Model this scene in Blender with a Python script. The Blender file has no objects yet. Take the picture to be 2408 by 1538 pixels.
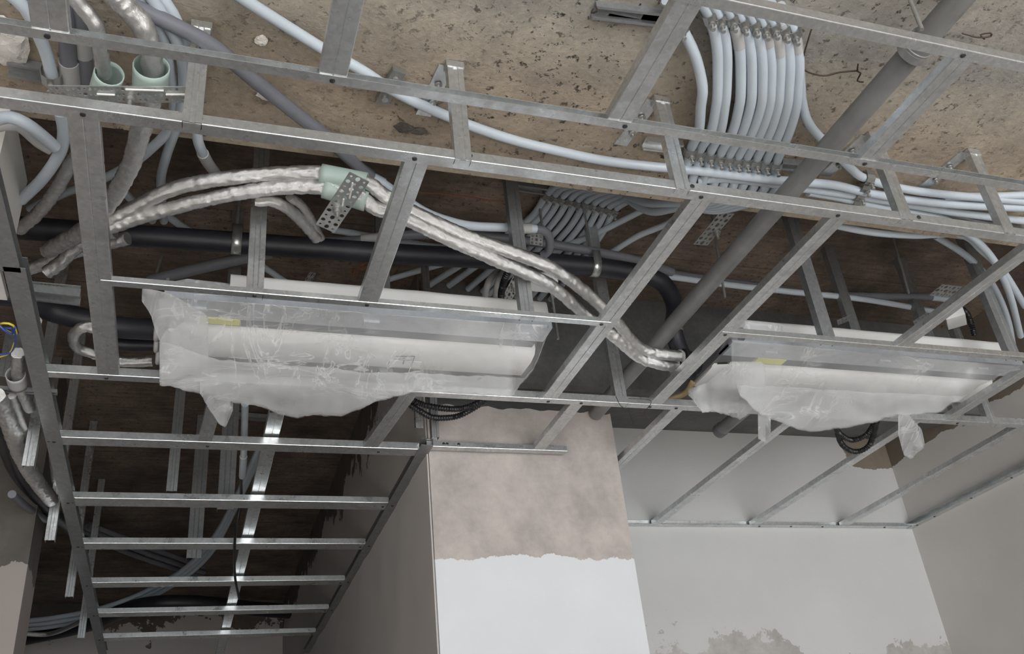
import bpy, bmesh, math, random
from mathutils import Vector, Matrix, noise
rnd = random.Random(7)
D = bpy.data
SC = bpy.context.scene
COL = SC.collection

# ------------------------------------------------------------------ camera
F_PX = 2182.1
R = ((0.947, -0.3061, -0.0971), (0.0745, 0.5038, -0.8606), (0.3124, 0.8078, 0.4999))
EYE = 1.6
rx, ry, rz = (Vector(r).normalized() for r in R)
cam_d = D.cameras.new('camera'); cam = D.objects.new('camera', cam_d); COL.objects.link(cam)
cam_d.sensor_width = 36.0; cam_d.lens = F_PX / 2408 * 36.0
cam_d.clip_start = 0.02; cam_d.clip_end = 200
m = Matrix((rx, -ry, -rz)).transposed().to_4x4()
m.translation = Vector((0, 0, EYE)); cam.matrix_world = m
SC.camera = cam

# ------------------------------------------------------------------ light
w = D.worlds.new('daylight'); SC.world = w; w.use_nodes = True
bg = w.node_tree.nodes['Background']; bg.inputs[0].default_value = (0.93, 0.97, 1.0, 1); bg.inputs[1].default_value = 1.0
def area(name, loc, rot, sx, sy, e, col=(1, 1, 1)):
    l = D.lights.new(name, 'AREA'); l.shape = 'RECTANGLE'; l.size = sx; l.size_y = sy; l.energy = e; l.color = col
    o = D.objects.new(name, l); COL.objects.link(o); o.location = loc; o.rotation_euler = rot; return o
# daylight entering through the open front of the building, behind the camera
area('window_daylight', (1.4, -3.4, 1.3), (math.radians(90), 0, 0), 3.0, 1.5, 75, (0.95, 0.98, 1.0))
sun_d = D.lights.new('sun', 'SUN'); sun_d.energy = 26.0; sun_d.angle = math.radians(.6); sun_d.color = (1, .96, .9)
sun = D.objects.new('sun', sun_d); COL.objects.link(sun); sun.rotation_euler = (math.radians(38), 0, math.radians(8))
SC.view_settings.view_transform = 'Standard'; SC.view_settings.look = 'None'
SC.view_settings.gamma = 1; SC.view_settings.exposure = 0.62
try: SC.view_settings.use_curve_mapping = False
except Exception: pass

# ------------------------------------------------------------------ helpers
def ray(px, py):
    a, b = (px - 1204) / F_PX, (py - 769) / F_PX
    return Vector((R[0][0]*a + R[1][0]*b + R[2][0], R[0][1]*a + R[1][1]*b + R[2][1], R[0][2]*a + R[1][2]*b + R[2][2]))
def P(px, py, z=None, Y=None, X=None):
    """point of the place seen at a pixel, on the level z (above the eye), or on the plane Y= / X="""
    d = ray(px, py)
    k = z / d.z if z is not None else (Y / d.y if Y is not None else X / d.x)
    d = d * k
    return Vector((d.x, d.y, d.z + EYE))
def W(x, y, z): return Vector((x, y, z + EYE))

def tag(o, label=None, cat=None, group=None, kind=None):
    if label: o['label'] = label
    if cat: o['category'] = cat
    if group: o['group'] = group
    if kind: o['kind'] = kind
    return o
class MB:
    def __init__(s): s.v = []; s.f = []; s.uv = {}
    def add(s, vs, fs):
        n = len(s.v); s.v += [Vector(v) for v in vs]; s.f += [tuple(i + n for i in f) for f in fs]; return s
    def box(s, c, size, ax=None):
        ax = ax or (Vector((1, 0, 0)), Vector((0, 1, 0)), Vector((0, 0, 1)))
        h = [x / 2 for x in size]; c = Vector(c)
        vs = [c + ax[0]*h[0]*i + ax[1]*h[1]*j + ax[2]*h[2]*k for i in (-1, 1) for j in (-1, 1) for k in (-1, 1)]
        return s.add(vs, [(0, 1, 3, 2), (4, 6, 7, 5), (0, 4, 5, 1), (2, 3, 7, 6), (0, 2, 6, 4), (1, 5, 7, 3)])
    def ring(s, path, radii, seg=12, cap=True, jitter=0.0, seed=0, hollow=False, crinkle=0):
        n = len(path); vs = []; fs = []
        t0 = (path[1] - path[0]).normalized()
        up = Vector((0, 0, 1)) if abs(t0.z) < .9 else Vector((1, 0, 0))
        u = t0.cross(up).normalized()
        for i in range(n):
            t = (path[min(i+1, n-1)] - path[max(i-1, 0)]).normalized()
            u = (u - t * u.dot(t)).normalized(); v = t.cross(u)
            r = radii[i] if isinstance(radii, (list, tuple)) else radii
            for k in range(seg):
                a = 2 * math.pi * k / seg
                rr = r
                if jitter:
                    q = path[i] + (u * math.cos(a) + v * math.sin(a)) * r
                    sc = 1.0 if not crinkle else 1.0
                    nz = noise.noise(Vector((q.x*70+seed, q.y*70, q.z*70))); n2 = noise.noise(Vector((q.x*22, q.y*22+seed, q.z*22)))
                    rr = r * (1 + jitter * (nz * .5 + n2*.5))
                    if crinkle:
                        a1 = abs(noise.noise(Vector((q.x*75+seed, q.y*75, q.z*75)))); a2 = abs(noise.noise(Vector((q.x*150, q.y*150+seed, q.z*150))))
                        rr -= r * crinkle * (max(0, .35 - a1)*1.1 + max(0, .3-a2)*.6)
                vs.append(path[i] + (u * math.cos(a) + v * math.sin(a)) * rr)
        for i in range(n - 1):
            for k in range(seg):
                a, b = i*seg + k, i*seg + (k+1) % seg
                fs.append((a, b, b + seg, a + seg))
        if cap:
            fs.append(tuple(range(seg))[::-1]); fs.append(tuple((n-1)*seg + k for k in range(seg)))
        return s.add(vs, fs)
    def cyl(s, a, b, r, seg=12):
        return s.ring([Vector(a), Vector(b)], r, seg)
    def prism(s, poly, p0, p1, ux, uy):
        """closed 2-D polygon swept from p0 to p1; ux, uy the section's axes"""
        n = len(poly)
        vs = [p0 + ux*a + uy*b for a, b in poly] + [p1 + ux*a + uy*b for a, b in poly]
        fs = [(i, (i+1) % n, (i+1) % n + n, i + n) for i in range(n)]
        return s.add(vs, fs + [tuple(range(n))[::-1], tuple(range(n, 2*n))])
    def strip(s, line, t, p0, p1, ux, uy):
        """open 2-D polyline of thickness t (a folded sheet) swept from p0 to p1"""
        L = [Vector((a, b)) for a, b in line]; off = []
        for i in range(len(L)):
            a = (L[i] - L[i-1]).normalized() if i else (L[1] - L[0]).normalized()
            b = (L[i+1] - L[i]).normalized() if i < len(L)-1 else a
            nn = Vector((-(a.y + b.y), a.x + b.x))
            nn = nn.normalized() / max(.4, math.cos(a.angle(b) / 2)) if nn.length > 1e-6 else Vector((-a.y, a.x))
            off.append(L[i] + nn * t)
        n = len(L); p = [tuple(q) for q in L] + [tuple(q) for q in off]
        vs = [p0 + ux*a + uy*b for a, b in p] + [p1 + ux*a + uy*b for a, b in p]
        N = 2 * n; fs = []
        for i in range(n - 1):
            fs += [(i, i+1, i+1+N, i+N), (n+i+1, n+i, n+i+N, n+i+1+N), (i+1, i, n+i, n+i+1), (N+i, N+i+1, N+n+i+1, N+n+i)]
        fs += [(0, N, N+n, n), (n-1, 2*n-1, N+2*n-1, N+n-1)]
        return s.add(vs, fs)
    def build(s, name, mat, parent=None, smooth=False, loc=None):
        me = D.meshes.new(name)
        if parent: base = parent.location if parent.parent is None else parent.matrix_basis.translation + parent.parent.location
        else: base = loc if loc is not None else sum(s.v, Vector()) / len(s.v)
        base = Vector(base)
        me.from_pydata([v - base for v in s.v], [], s.f); me.update()
        bm = bmesh.new(); bm.from_mesh(me); bmesh.ops.recalc_face_normals(bm, faces=bm.faces); bm.to_mesh(me); bm.free()
        me.materials.append(mat)
        if smooth:
            for p in me.polygons: p.use_smooth = True
            try: me.set_sharp_from_angle(angle=math.radians(50))
            except Exception: pass
        o = D.objects.new(name, me); COL.objects.link(o)
        if parent: o.parent = parent
        else: o.location = base
        return o
def empty(name, loc):
    o = D.objects.new(name, None); COL.objects.link(o); o.location = loc; o.empty_display_size = .05; return o
def crom(pts, step=0.012):
    pts = [Vector(p) for p in pts]
    if len(pts) == 2:
        n = max(2, int((pts[1]-pts[0]).length / step)); return [pts[0].lerp(pts[1], i/n) for i in range(n+1)]
    q = [pts[0]*2 - pts[1]] + pts + [pts[-1]*2 - pts[-2]]; out = []
    for i in range(1, len(q)-2):
        a, b, c, d = q[i-1:i+3]; n = max(2, int((c-b).length / step))
        for k in range(n):
            t = k / n
            out.append(.5*((2*b) + (c-a)*t + (2*a-5*b+4*c-d)*t*t + (3*b-a-3*c+d)*t**3))
    out.append(pts[-1]); return out

# ------------------------------------------------------------------ materials
def nt(name):
    mt = D.materials.new(name); mt.use_nodes = True; n = mt.node_tree
    return mt, n, n.nodes['Principled BSDF']
def N(n, typ, **kw):
    x = n.nodes.new(typ)
    for k, v in kw.items(): setattr(x, k, v)
    return x
def noisetex(n, scale, detail=4, rough=.6, vec=None):
    t = N(n, 'ShaderNodeTexNoise'); t.inputs['Scale'].default_value = scale; t.inputs['Detail'].default_value = detail; t.inputs['Roughness'].default_value = rough
    if vec is not None: n.links.new(vec, t.inputs['Vector'])
    return t
def ramp(n, src, stops):
    r = N(n, 'ShaderNodeValToRGB'); e = r.color_ramp.elements
    while len(e) < len(stops): e.new(.5)
    for el, (p, c) in zip(e, stops): el.position = p; el.color = (*c, 1) if len(c) == 3 else c
    n.links.new(src, r.inputs[0]); return r
def mixc(n, fac, a, b, mode='MIX'):
    x = N(n, 'ShaderNodeMix', data_type='RGBA', blend_type=mode)
    for s, v in ((0, fac), (6, a), (7, b)):
        if hasattr(v, 'is_linked'): n.links.new(v, x.inputs[s])
        else: x.inputs[s].default_value = v if s == 0 else (*v, 1)
    return x.outputs[2]
def mathn(n, op, a, b=None):
    x = N(n, 'ShaderNodeMath', operation=op)
    for i, v in enumerate((a, b)):
        if v is None: continue
        if hasattr(v, 'is_linked'): n.links.new(v, x.inputs[i])
        else: x.inputs[i].default_value = v
    return x.outputs[0]
def bump(n, bs, h, s=.3, d=.01):
    b = N(n, 'ShaderNodeBump'); b.inputs['Strength'].default_value = s; b.inputs['Distance'].default_value = d
    n.links.new(h, b.inputs['Height']); n.links.new(b.outputs[0], bs.inputs['Normal'])
def pos(n): return N(n, 'ShaderNodeNewGeometry').outputs['Position']

def metal(name, c=(.66, .68, .69), rough=.30, met=.85, spangle=.12, dirt=(.30, .30, .29)):
    mt, n, bs = nt(name); p = pos(n)
    v = N(n, 'ShaderNodeTexVoronoi'); v.inputs['Scale'].default_value = 140; n.links.new(p, v.inputs['Vector'])
    nz = noisetex(n, 18, 6, .7, p); nz2 = noisetex(n, 260, 2, .5, p)
    g = ramp(n, v.outputs['Color'], [(0, tuple(x*(1-spangle) for x in c)), (1, tuple(min(1, x*(1+spangle)) for x in c))])
    f = ramp(n, nz.outputs['Fac'], [(.45, (0, 0, 0)), (.75, (1, 1, 1))])
    col = mixc(n, f.outputs[0], g.outputs[0], tuple((a+b)/2 for a, b in zip(c, dirt)))
    n.links.new(col, bs.inputs['Base Color'])
    bs.inputs['Metallic'].default_value = met; bs.inputs['Roughness'].default_value = rough
    rr = ramp(n, nz.outputs['Fac'], [(.3, (rough-.08,)*3), (.7, (rough+.14,)*3)]); n.links.new(rr.outputs[0], bs.inputs['Roughness'])
    bump(n, bs, nz2.outputs['Fac'], .05, .001)
    return mt
def plain(name, c, rough=.5, met=0, var=.12, scale=20, bs_=.1, coat=0):
    mt, n, bs = nt(name); p = pos(n); nz = noisetex(n, scale, 5, .6, p)
    g = ramp(n, nz.outputs['Fac'], [(.25, tuple(x*(1-var) for x in c)), (.75, tuple(min(1, x*(1+var)) for x in c))])
    n.links.new(g.outputs[0], bs.inputs['Base Color']); bs.inputs['Roughness'].default_value = rough; bs.inputs['Metallic'].default_value = met
    if coat: bs.inputs['Coat Weight'].default_value = coat
    nb = noisetex(n, scale*8, 3, .6, p); bump(n, bs, nb.outputs['Fac'], bs_, .003)
    return mt
def concrete(name, base, dark, light, pit=.5, grad=None, scale=1.0, bumps=.6, boards=False, streak=0):
    """cast concrete: cloudy tone, pits and honeycombing; grad = list of (Y, colour) cast bands"""
    mt, n, bs = nt(name); p = pos(n)
    big = noisetex(n, 2.2*scale, 6, .62, p); mid = noisetex(n, 9*scale, 8, .7, p); fine = noisetex(n, 90*scale, 4, .65, p); pitn = noisetex(n, 58*scale, 6, .75, p)
    c = ramp(n, big.outputs['Fac'], [(.3, dark), (.5, base), (.72, light)]).outputs[0]
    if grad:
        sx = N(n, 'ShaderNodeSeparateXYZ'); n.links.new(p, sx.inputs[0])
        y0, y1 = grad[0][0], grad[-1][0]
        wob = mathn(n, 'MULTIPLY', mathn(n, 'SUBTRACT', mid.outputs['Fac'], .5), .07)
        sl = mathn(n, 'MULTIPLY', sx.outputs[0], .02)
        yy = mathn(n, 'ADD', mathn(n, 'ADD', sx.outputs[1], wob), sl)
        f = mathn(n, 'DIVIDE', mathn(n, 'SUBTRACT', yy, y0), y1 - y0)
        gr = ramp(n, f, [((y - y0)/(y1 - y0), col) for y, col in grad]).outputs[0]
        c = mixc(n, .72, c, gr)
    cl = ramp(n, mid.outputs['Fac'], [(.3, (.74, .74, .74)), (.7, (1.16, 1.15, 1.13))]).outputs[0]
    c = mixc(n, 1.0, c, cl, 'MULTIPLY')
    # honeycomb pits gather in patches
    patch = ramp(n, big.outputs['Fac'], [(.44, (0, 0, 0)), (.6, (1, 1, 1))]).outputs[0]
    pits = ramp(n, pitn.outputs['Fac'], [(.37, (1, 1, 1)), (.42, (0, 0, 0))]).outputs[0]
    pm = mathn(n, 'MULTIPLY', pits, mathn(n, 'ADD', mathn(n, 'MULTIPLY', patch, pit), pit*.25))
    c = mixc(n, pm, c, tuple(x*.28 for x in dark))
    fn = ramp(n, fine.outputs['Fac'], [(.3, (.86, .86, .86)), (.7, (1.08, 1.08, 1.08))]).outputs[0]
    c = mixc(n, 1.0, c, fn, 'MULTIPLY')
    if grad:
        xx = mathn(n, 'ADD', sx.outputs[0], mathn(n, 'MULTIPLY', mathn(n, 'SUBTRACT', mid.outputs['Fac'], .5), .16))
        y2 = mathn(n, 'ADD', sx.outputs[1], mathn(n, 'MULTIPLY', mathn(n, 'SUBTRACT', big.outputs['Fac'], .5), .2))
        m_ = mathn(n, 'MULTIPLY', mathn(n, 'MULTIPLY', mathn(n, 'LESS_THAN', xx, -.135), mathn(n, 'GREATER_THAN', xx, -.315)), mathn(n, 'LESS_THAN', y2, 1.10))  # dark patch: shade among the upper-left pipes, painted into the concrete colour
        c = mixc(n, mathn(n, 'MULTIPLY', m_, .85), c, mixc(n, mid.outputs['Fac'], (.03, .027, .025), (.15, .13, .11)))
    if boards:
        sx2 = N(n, 'ShaderNodeSeparateXYZ'); n.links.new(p, sx2.inputs[0])
        fr = mathn(n, 'FRACT', mathn(n, 'MULTIPLY', sx2.outputs[1], 1/.42))
        ln = ramp(n, fr, [(.0, (.45, .45, .45)), (.014, (1, 1, 1))]).outputs[0]
        c = mixc(n, 1.0, c, ln, 'MULTIPLY')
        st = N(n, 'ShaderNodeMapping'); st.inputs['Scale'].default_value = (3, 26, 3); n.links.new(p, st.inputs[0])
        sn = noisetex(n, 2.4, 5, .7, st.outputs[0])
        c = mixc(n, .55, c, mixc(n, 1.0, c, ramp(n, sn.outputs['Fac'], [(.35, (.55, .5, .48)), (.65, (1.2, 1.1, 1.0))]).outputs[0], 'MULTIPLY'))
    n.links.new(c, bs.inputs['Base Color']); bs.inputs['Roughness'].default_value = .9
    bs.inputs['Specular IOR Level'].default_value = .2
    h = mathn(n, 'ADD', mathn(n, 'MULTIPLY', mid.outputs['Fac'], .8), mathn(n, 'SUBTRACT', mathn(n, 'MULTIPLY', fine.outputs['Fac'], .25), mathn(n, 'MULTIPLY', pm, 1.2)))
    bump(n, bs, h, bumps, .012)
    return mt
def plaster(name, c, patchc, thr, edge_axis=None, var=.07, corner=None):
    """trowelled plaster; below/above a ragged line the bare coat shows. edge_axis=(axis, at, sign, wobble)"""
    mt, n, bs = nt(name); p = pos(n)
    a = noisetex(n, 1.6, 5, .55, p); b = noisetex(n, 7, 7, .7, p); f = noisetex(n, 60, 4, .6, p)
    col = ramp(n, a.outputs['Fac'], [(.3, tuple(x*(1-var) for x in c)), (.7, tuple(min(1, x*(1+var)) for x in c))]).outputs[0]
    if edge_axis:
        ax, at, sg, wob = edge_axis
        sx = N(n, 'ShaderNodeSeparateXYZ'); n.links.new(p, sx.inputs[0])
        q = mathn(n, 'ADD', sx.outputs[ax], mathn(n, 'MULTIPLY', mathn(n, 'SUBTRACT', b.outputs['Fac'], .5), wob))
        q = mathn(n, 'ADD', q, mathn(n, 'MULTIPLY', mathn(n, 'SUBTRACT', a.outputs['Fac'], .5), wob*1.5))
        msk = mathn(n, 'GREATER_THAN', mathn(n, 'MULTIPLY', mathn(n, 'SUBTRACT', q, at), sg), 0.0)
        pc = mixc(n, 1.0, patchc, ramp(n, b.outputs['Fac'], [(.3, (.7, .7, .7)), (.7, (1.2, 1.2, 1.2))]).outputs[0], 'MULTIPLY')
        col = mixc(n, msk, col, pc)
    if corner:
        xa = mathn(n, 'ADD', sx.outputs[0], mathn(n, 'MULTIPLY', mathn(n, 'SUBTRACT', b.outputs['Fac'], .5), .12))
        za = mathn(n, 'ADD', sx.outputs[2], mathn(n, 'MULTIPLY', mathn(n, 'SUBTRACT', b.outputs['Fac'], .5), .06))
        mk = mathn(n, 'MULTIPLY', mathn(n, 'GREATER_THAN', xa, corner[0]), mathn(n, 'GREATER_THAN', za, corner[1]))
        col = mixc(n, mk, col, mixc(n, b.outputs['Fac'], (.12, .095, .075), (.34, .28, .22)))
    n.links.new(col, bs.inputs['Base Color']); bs.inputs['Roughness'].default_value = .85
    h = mathn(n, 'ADD', b.outputs['Fac'], mathn(n, 'MULTIPLY', f.outputs['Fac'], .15))
    bump(n, bs, h, .25, .008)
    return mt
def foilmat():
    mt, n, bs = nt('aluminium_foil'); p = pos(n)
    v = N(n, 'ShaderNodeTexVoronoi', feature='DISTANCE_TO_EDGE'); v.inputs['Scale'].default_value = 85
    nz = noisetex(n, 45, 6, .7, p)
    n.links.new(mixc(n, .12, p, nz.outputs['Color'], 'ADD'), v.inputs['Vector'])
    h = mathn(n, 'ADD', v.outputs['Distance'], nz.outputs['Fac'])
    c = ramp(n, nz.outputs['Fac'], [(.3, (.66, .66, .65)), (.7, (.86, .86, .86))])
    n.links.new(c.outputs[0], bs.inputs['Base Color'])
    bs.inputs['Metallic'].default_value = .9; bs.inputs['Roughness'].default_value = .2
    bump(n, bs, h, .4, .005); return mt
def plasticmat(name, alpha, c=(.93, .94, .95)):
    mt, n, bs = nt(name); out = n.nodes['Material Output']; p = pos(n)
    def streak(rot, sc, scale):
        mp = N(n, 'ShaderNodeMapping'); mp.inputs['Rotation'].default_value = (0, 0, rot); mp.inputs['Scale'].default_value = sc; n.links.new(p, mp.inputs[0])
        t = noisetex(n, scale, 4, .6, mp.outputs[0]); t.inputs['Distortion'].default_value = .9
        return ramp(n, mathn(n, 'ABSOLUTE', mathn(n, 'SUBTRACT', t.outputs['Fac'], .5)), [(0, (1, 1, 1)), (.018, (0, 0, 0))]).outputs[0]
    s1 = streak(.6, (1, 4, 1), 3.2); s2 = streak(-.5, (3.5, 1, 1), 3.0); big = noisetex(n, 5, 4, .55, p)
    msk = ramp(n, noisetex(n, 4.5, 3, .5, p).outputs['Fac'], [(.45, (0, 0, 0)), (.62, (1, 1, 1))]).outputs[0]
    st = mathn(n, 'MULTIPLY', mathn(n, 'MAXIMUM', s1, s2), msk)
    bs.inputs['Base Color'].default_value = (*c, 1); bs.inputs['Roughness'].default_value = .22
    bs.inputs['Specular IOR Level'].default_value = .9
    bump(n, bs, big.outputs['Fac'], .5, .02)
    tr = N(n, 'ShaderNodeBsdfTransparent'); tl = N(n, 'ShaderNodeBsdfTranslucent'); tl.inputs[0].default_value = (*c, 1)
    m1 = N(n, 'ShaderNodeMixShader'); m1.inputs[0].default_value = .2; n.links.new(bs.outputs[0], m1.inputs[1]); n.links.new(tl.outputs[0], m1.inputs[2])
    al = mathn(n, 'ADD', mathn(n, 'MULTIPLY', st, .30), mathn(n, 'ADD', alpha, mathn(n, 'MULTIPLY', mathn(n, 'SUBTRACT', big.outputs['Fac'], .5), .5)))
    m2 = N(n, 'ShaderNodeMixShader'); n.links.new(al, m2.inputs[0]); n.links.new(tr.outputs[0], m2.inputs[1]); n.links.new(m1.outputs[0], m2.inputs[2])
    n.links.new(m2.outputs[0], out.inputs['Surface']); return mt

M = dict(
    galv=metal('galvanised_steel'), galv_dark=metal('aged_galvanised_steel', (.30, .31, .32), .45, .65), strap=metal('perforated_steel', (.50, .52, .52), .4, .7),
    screw=plain('screw_head', (.06, .06, .065), .35, .6), rod=metal('threaded_rod_steel', (.42, .42, .41), .4, .7),
    foil=foilmat(), clamp=metal('clamp_steel', (.30, .30, .29), .4, .75),
    pvc=plain('grey_pvc', (.50, .56, .62), .35, 0, .05, 12, .03), pvc_dark=plain('dark_grey_pvc', (.16, .165, .19), .42, 0, .15, 12, .05), pvc_dust=plain('dusty_pvc', (.42, .42, .42), .6, 0, .15, 15, .05),
    drain=plain('drain_pvc', (.22, .22, .22), .38, .1, .3, 9, .08), black=plain('black_rubber_insulation', (.018, .018, .024), .5, 0, .6, 8, .12),
    corr=plain('black_corrugated_plastic', (.015, .015, .017), .35, 0, .2), sleeve=plain('green_pvc_sleeve', (.42, .52, .48), .4, 0, .05, 20, .03),
    white=plain('white_foam_casing', (.76, .76, .75), .6, 0, .04, 10, .08), lip=metal('unit_sheet_steel', (.52, .55, .60), .42, .5, .05), slot=plain('dark_slot', (.10, .105, .13), .6),
    yellow=plain('yellow_label', (.65, .66, .12), .6), paper=plain('paper_label', (.72, .72, .70), .7), endplate=plain('grey_end_plate', (.17, .17, .18), .5, .3),
    plastic=plasticmat('plastic_film', .17), plastic2=plasticmat('cloudy_plastic_film', .36, (.84, .85, .87)), tie=plain('cable_tie', (.75, .75, .73), .5),
    wire=plain('rusty_wire', (.07, .05, .04), .6, .4), wire_blue=plain('blue_wire', (.03, .06, .25), .4), wire_yel=plain('yellow_wire', (.62, .52, .06), .4),
    chalk=plain('orange_chalk', (.50, .16, .07), .9),
    blob=plain('mortar_lump', (.70, .67, .63), .9, 0, .1, 30, .5), ochre=plain('ochre_hose', (.36, .26, .14), .5),
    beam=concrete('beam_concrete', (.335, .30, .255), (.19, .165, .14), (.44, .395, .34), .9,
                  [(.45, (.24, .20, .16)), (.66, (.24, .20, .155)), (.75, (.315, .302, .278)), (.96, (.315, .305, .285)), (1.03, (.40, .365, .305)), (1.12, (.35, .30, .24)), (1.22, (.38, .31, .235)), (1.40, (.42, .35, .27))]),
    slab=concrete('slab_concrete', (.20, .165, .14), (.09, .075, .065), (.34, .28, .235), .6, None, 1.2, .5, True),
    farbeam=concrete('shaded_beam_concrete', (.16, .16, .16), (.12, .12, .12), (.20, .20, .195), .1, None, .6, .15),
    darkcon=concrete('rough_dark_concrete', (.12, .105, .095), (.04, .035, .03), (.21, .19, .17), 1.0, None, 1.6, 1.0),
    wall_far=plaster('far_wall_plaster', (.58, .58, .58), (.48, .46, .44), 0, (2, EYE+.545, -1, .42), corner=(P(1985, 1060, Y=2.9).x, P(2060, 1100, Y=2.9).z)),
    wall_right=plaster('right_wall_plaster', (.60, .58, .555), (.20, .165, .13), 0, (2, EYE+1.27, 1, .06)),
    wall_mid=plaster('partition_plaster', (.60, .57, .55), (.14, .12, .105), 0, (2, EYE+1.42, 1, .5)),
    pillar=plaster('pillar_paint', (.66, .68, .71), (.44, .40, .375), 0, (2, EYE+.70, 1, .10)),
    wall_left=plaster('left_plaster', (.36, .32, .30), (.12, .11, .10), 0, (2, EYE+.86, 1, .25)), plaster_white=plaster('white_plaster', (.60, .59, .57), (.3, .3, .3), 0),
    floor=plain('concrete_floor', (.42, .41, .40), .8, 0, .1, 2, .1),
)

# ------------------------------------------------------------------ setting
def struct(name, mb, mat):
    o = mb.build(name, M[mat]); o['kind'] = 'structure'; return o
def block(name, x0, x1, y0, y1, z0, z1, mat):
    return struct(name, MB().box(W((x0+x1)/2, (y0+y1)/2, (z0+z1)/2), (x1-x0, y1-y0, z1-z0)), mat)
block('floor', -4.2, 3.2, -3.6, 9.4, -EYE-.2, -EYE, 'floor')
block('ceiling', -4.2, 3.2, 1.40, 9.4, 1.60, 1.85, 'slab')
# wide dropped beam: soffit close above the grid, with a chamfered far edge
def relief_beam():
    mb = MB(); nx, ny = 150, 120; x0, x1, y0, y1 = -1.3, 3.1, .40, 1.40; vs = []; fs = []
    for j in range(ny+1):
        for i in range(nx+1):
            x = x0 + (x1-x0)*i/nx; y = y0 + (y1-y0)*j/ny
            n1 = noise.fractal(Vector((x*7, y*7, 1)), 1, 2, 5); n2 = noise.noise(Vector((x*2, y*3, 5)))
            edge = min(1, (1.40-y)/.02, (y-.40)/.02)
            step = .003*max(0, min(1, (1.08 - y)/.08))
            vs.append(W(x, y, 1.222 + (.004*max(0, n1) + step) * max(0, edge)))
    for j in range(ny):
        for i in range(nx):
            a = j*(nx+1)+i; fs.append((a, a+1, a+nx+2, a+nx+1))
    mb.add(vs, fs); return mb
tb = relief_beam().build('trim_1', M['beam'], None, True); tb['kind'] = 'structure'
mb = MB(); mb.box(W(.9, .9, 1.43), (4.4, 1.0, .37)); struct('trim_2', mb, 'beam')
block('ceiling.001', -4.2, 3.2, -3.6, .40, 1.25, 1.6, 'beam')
block('trim_3', -4.2, -1.3, .4, 1.40, 1.235, 1.6, 'darkcon')
# far beam above the wall, its underside falling towards the room
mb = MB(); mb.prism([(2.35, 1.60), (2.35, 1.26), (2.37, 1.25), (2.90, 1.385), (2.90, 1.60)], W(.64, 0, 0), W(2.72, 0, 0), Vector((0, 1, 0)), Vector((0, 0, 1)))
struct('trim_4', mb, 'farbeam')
block('wall_far', 1.17, 2.9, 2.90, 3.05, -EYE, 1.45, 'wall_far')
block('wall_right', 2.72, 2.9, -3.6, 2.90, -EYE, 1.60, 'wall_right')
# pillar / partition with rough broken plaster top
def wallgrid(name, o, ux, uy, w, h, nx, ny, mat, amp=.004, top=None, thick=.12, nrm=None):
    mb = MB(); vs = []; fs = []
    for j in range(ny+1):
        for i in range(nx+1):
            u = i/nx; v = j/ny; hh = h
            if top: hh = top(u)
            p = o + ux*(w*u) + uy*(hh*v)
            d = amp*noise.fractal(p*6, 1, 2, 4) if 0 < i < nx else 0
            vs.append(p + nrm*d)
    n = len(vs); vs += [v - nrm*thick for v in vs]
    for j in range(ny):
        for i in range(nx):
            a = j*(nx+1)+i; q = (a, a+1, a+nx+2, a+nx+1); fs.append(q); fs.append(tuple(n+k for k in q[::-1]))
    bd = [i for i in range(nx+1)] + [(j)*(nx+1)+nx for j in range(1, ny+1)] + [ny*(nx+1)+i for i in range(nx-1, -1, -1)] + [j*(nx+1) for j in range(ny-1, 0, -1)]
    for k in range(len(bd)):
        a, b = bd[k], bd[(k+1) % len(bd)]; fs.append((b, a, a+n, b+n))
    mb.add(vs, fs); o2 = mb.build(name, M[mat], smooth=True); o2['kind'] = 'structure'; return o2
ragged = lambda s, b, a: (lambda u: b + a*noise.fractal(Vector((u*9+s, s, 0)), 1, 2, 4))
wallgrid('wall_pillar', W(.605, 2.30, -EYE), Vector((1, 0, 0)), Vector((0, 0, 1)), .568, 2.7, 40, 110, 'pillar', .003, lambda u: EYE + 1.145 + .012*noise.noise(Vector((u*14, 2, 0))), .5, Vector((0, -1, 0)))
block('wall_partition', .61, .76, 2.80, 9.0, -EYE, 1.60, 'wall_mid')
wallgrid('wall_partition.001', W(.601, 9.0, -EYE), Vector((0, -1, 0)), Vector((0, 0, 1)), 6.69, 3.2, 120, 60, 'wall_mid', .006, None, .004, Vector((-1, 0, 0)))
block('wall_back', -4.2, .61, 6.1, 6.25, -EYE, 1.60, 'wall_mid')
block('wall_left', -1.6, -.445, 3.0, 3.2, -EYE, 1.60, 'wall_left')
block('wall_side', -1.6, -1.5, .4, 3.0, -EYE, 1.60, 'wall_left')
block('wall_side.001', -4.2, -1.6, 3.0, 3.2, -EYE, 1.60, 'wall_left')
block('wall_side.002', -4.2, -4.05, -3.6, 3.0, -EYE, 1.60, 'wall_left')
block('wall_corridor', -4.2, -4.05, 3.2, 6.1, -EYE, 1.60, 'wall_left')
# plastered wall stub above the grid at the left edge
wallgrid('trim_5', W(-.95, 1.36, 1.02), Vector((1, 0, 0)), Vector((0, 0, 1)), .605, .2, 30, 20, 'plaster_white', .008, None, .22, Vector((0, -1, 0)))
wallgrid('trim_6', W(-.80, .62, 1.221), Vector((1, 0, 0)), Vector((0, 1, 0)), .47, .5, 30, 30, 'plaster_white', .02, None, .02, Vector((0, 0, -1)))

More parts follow.
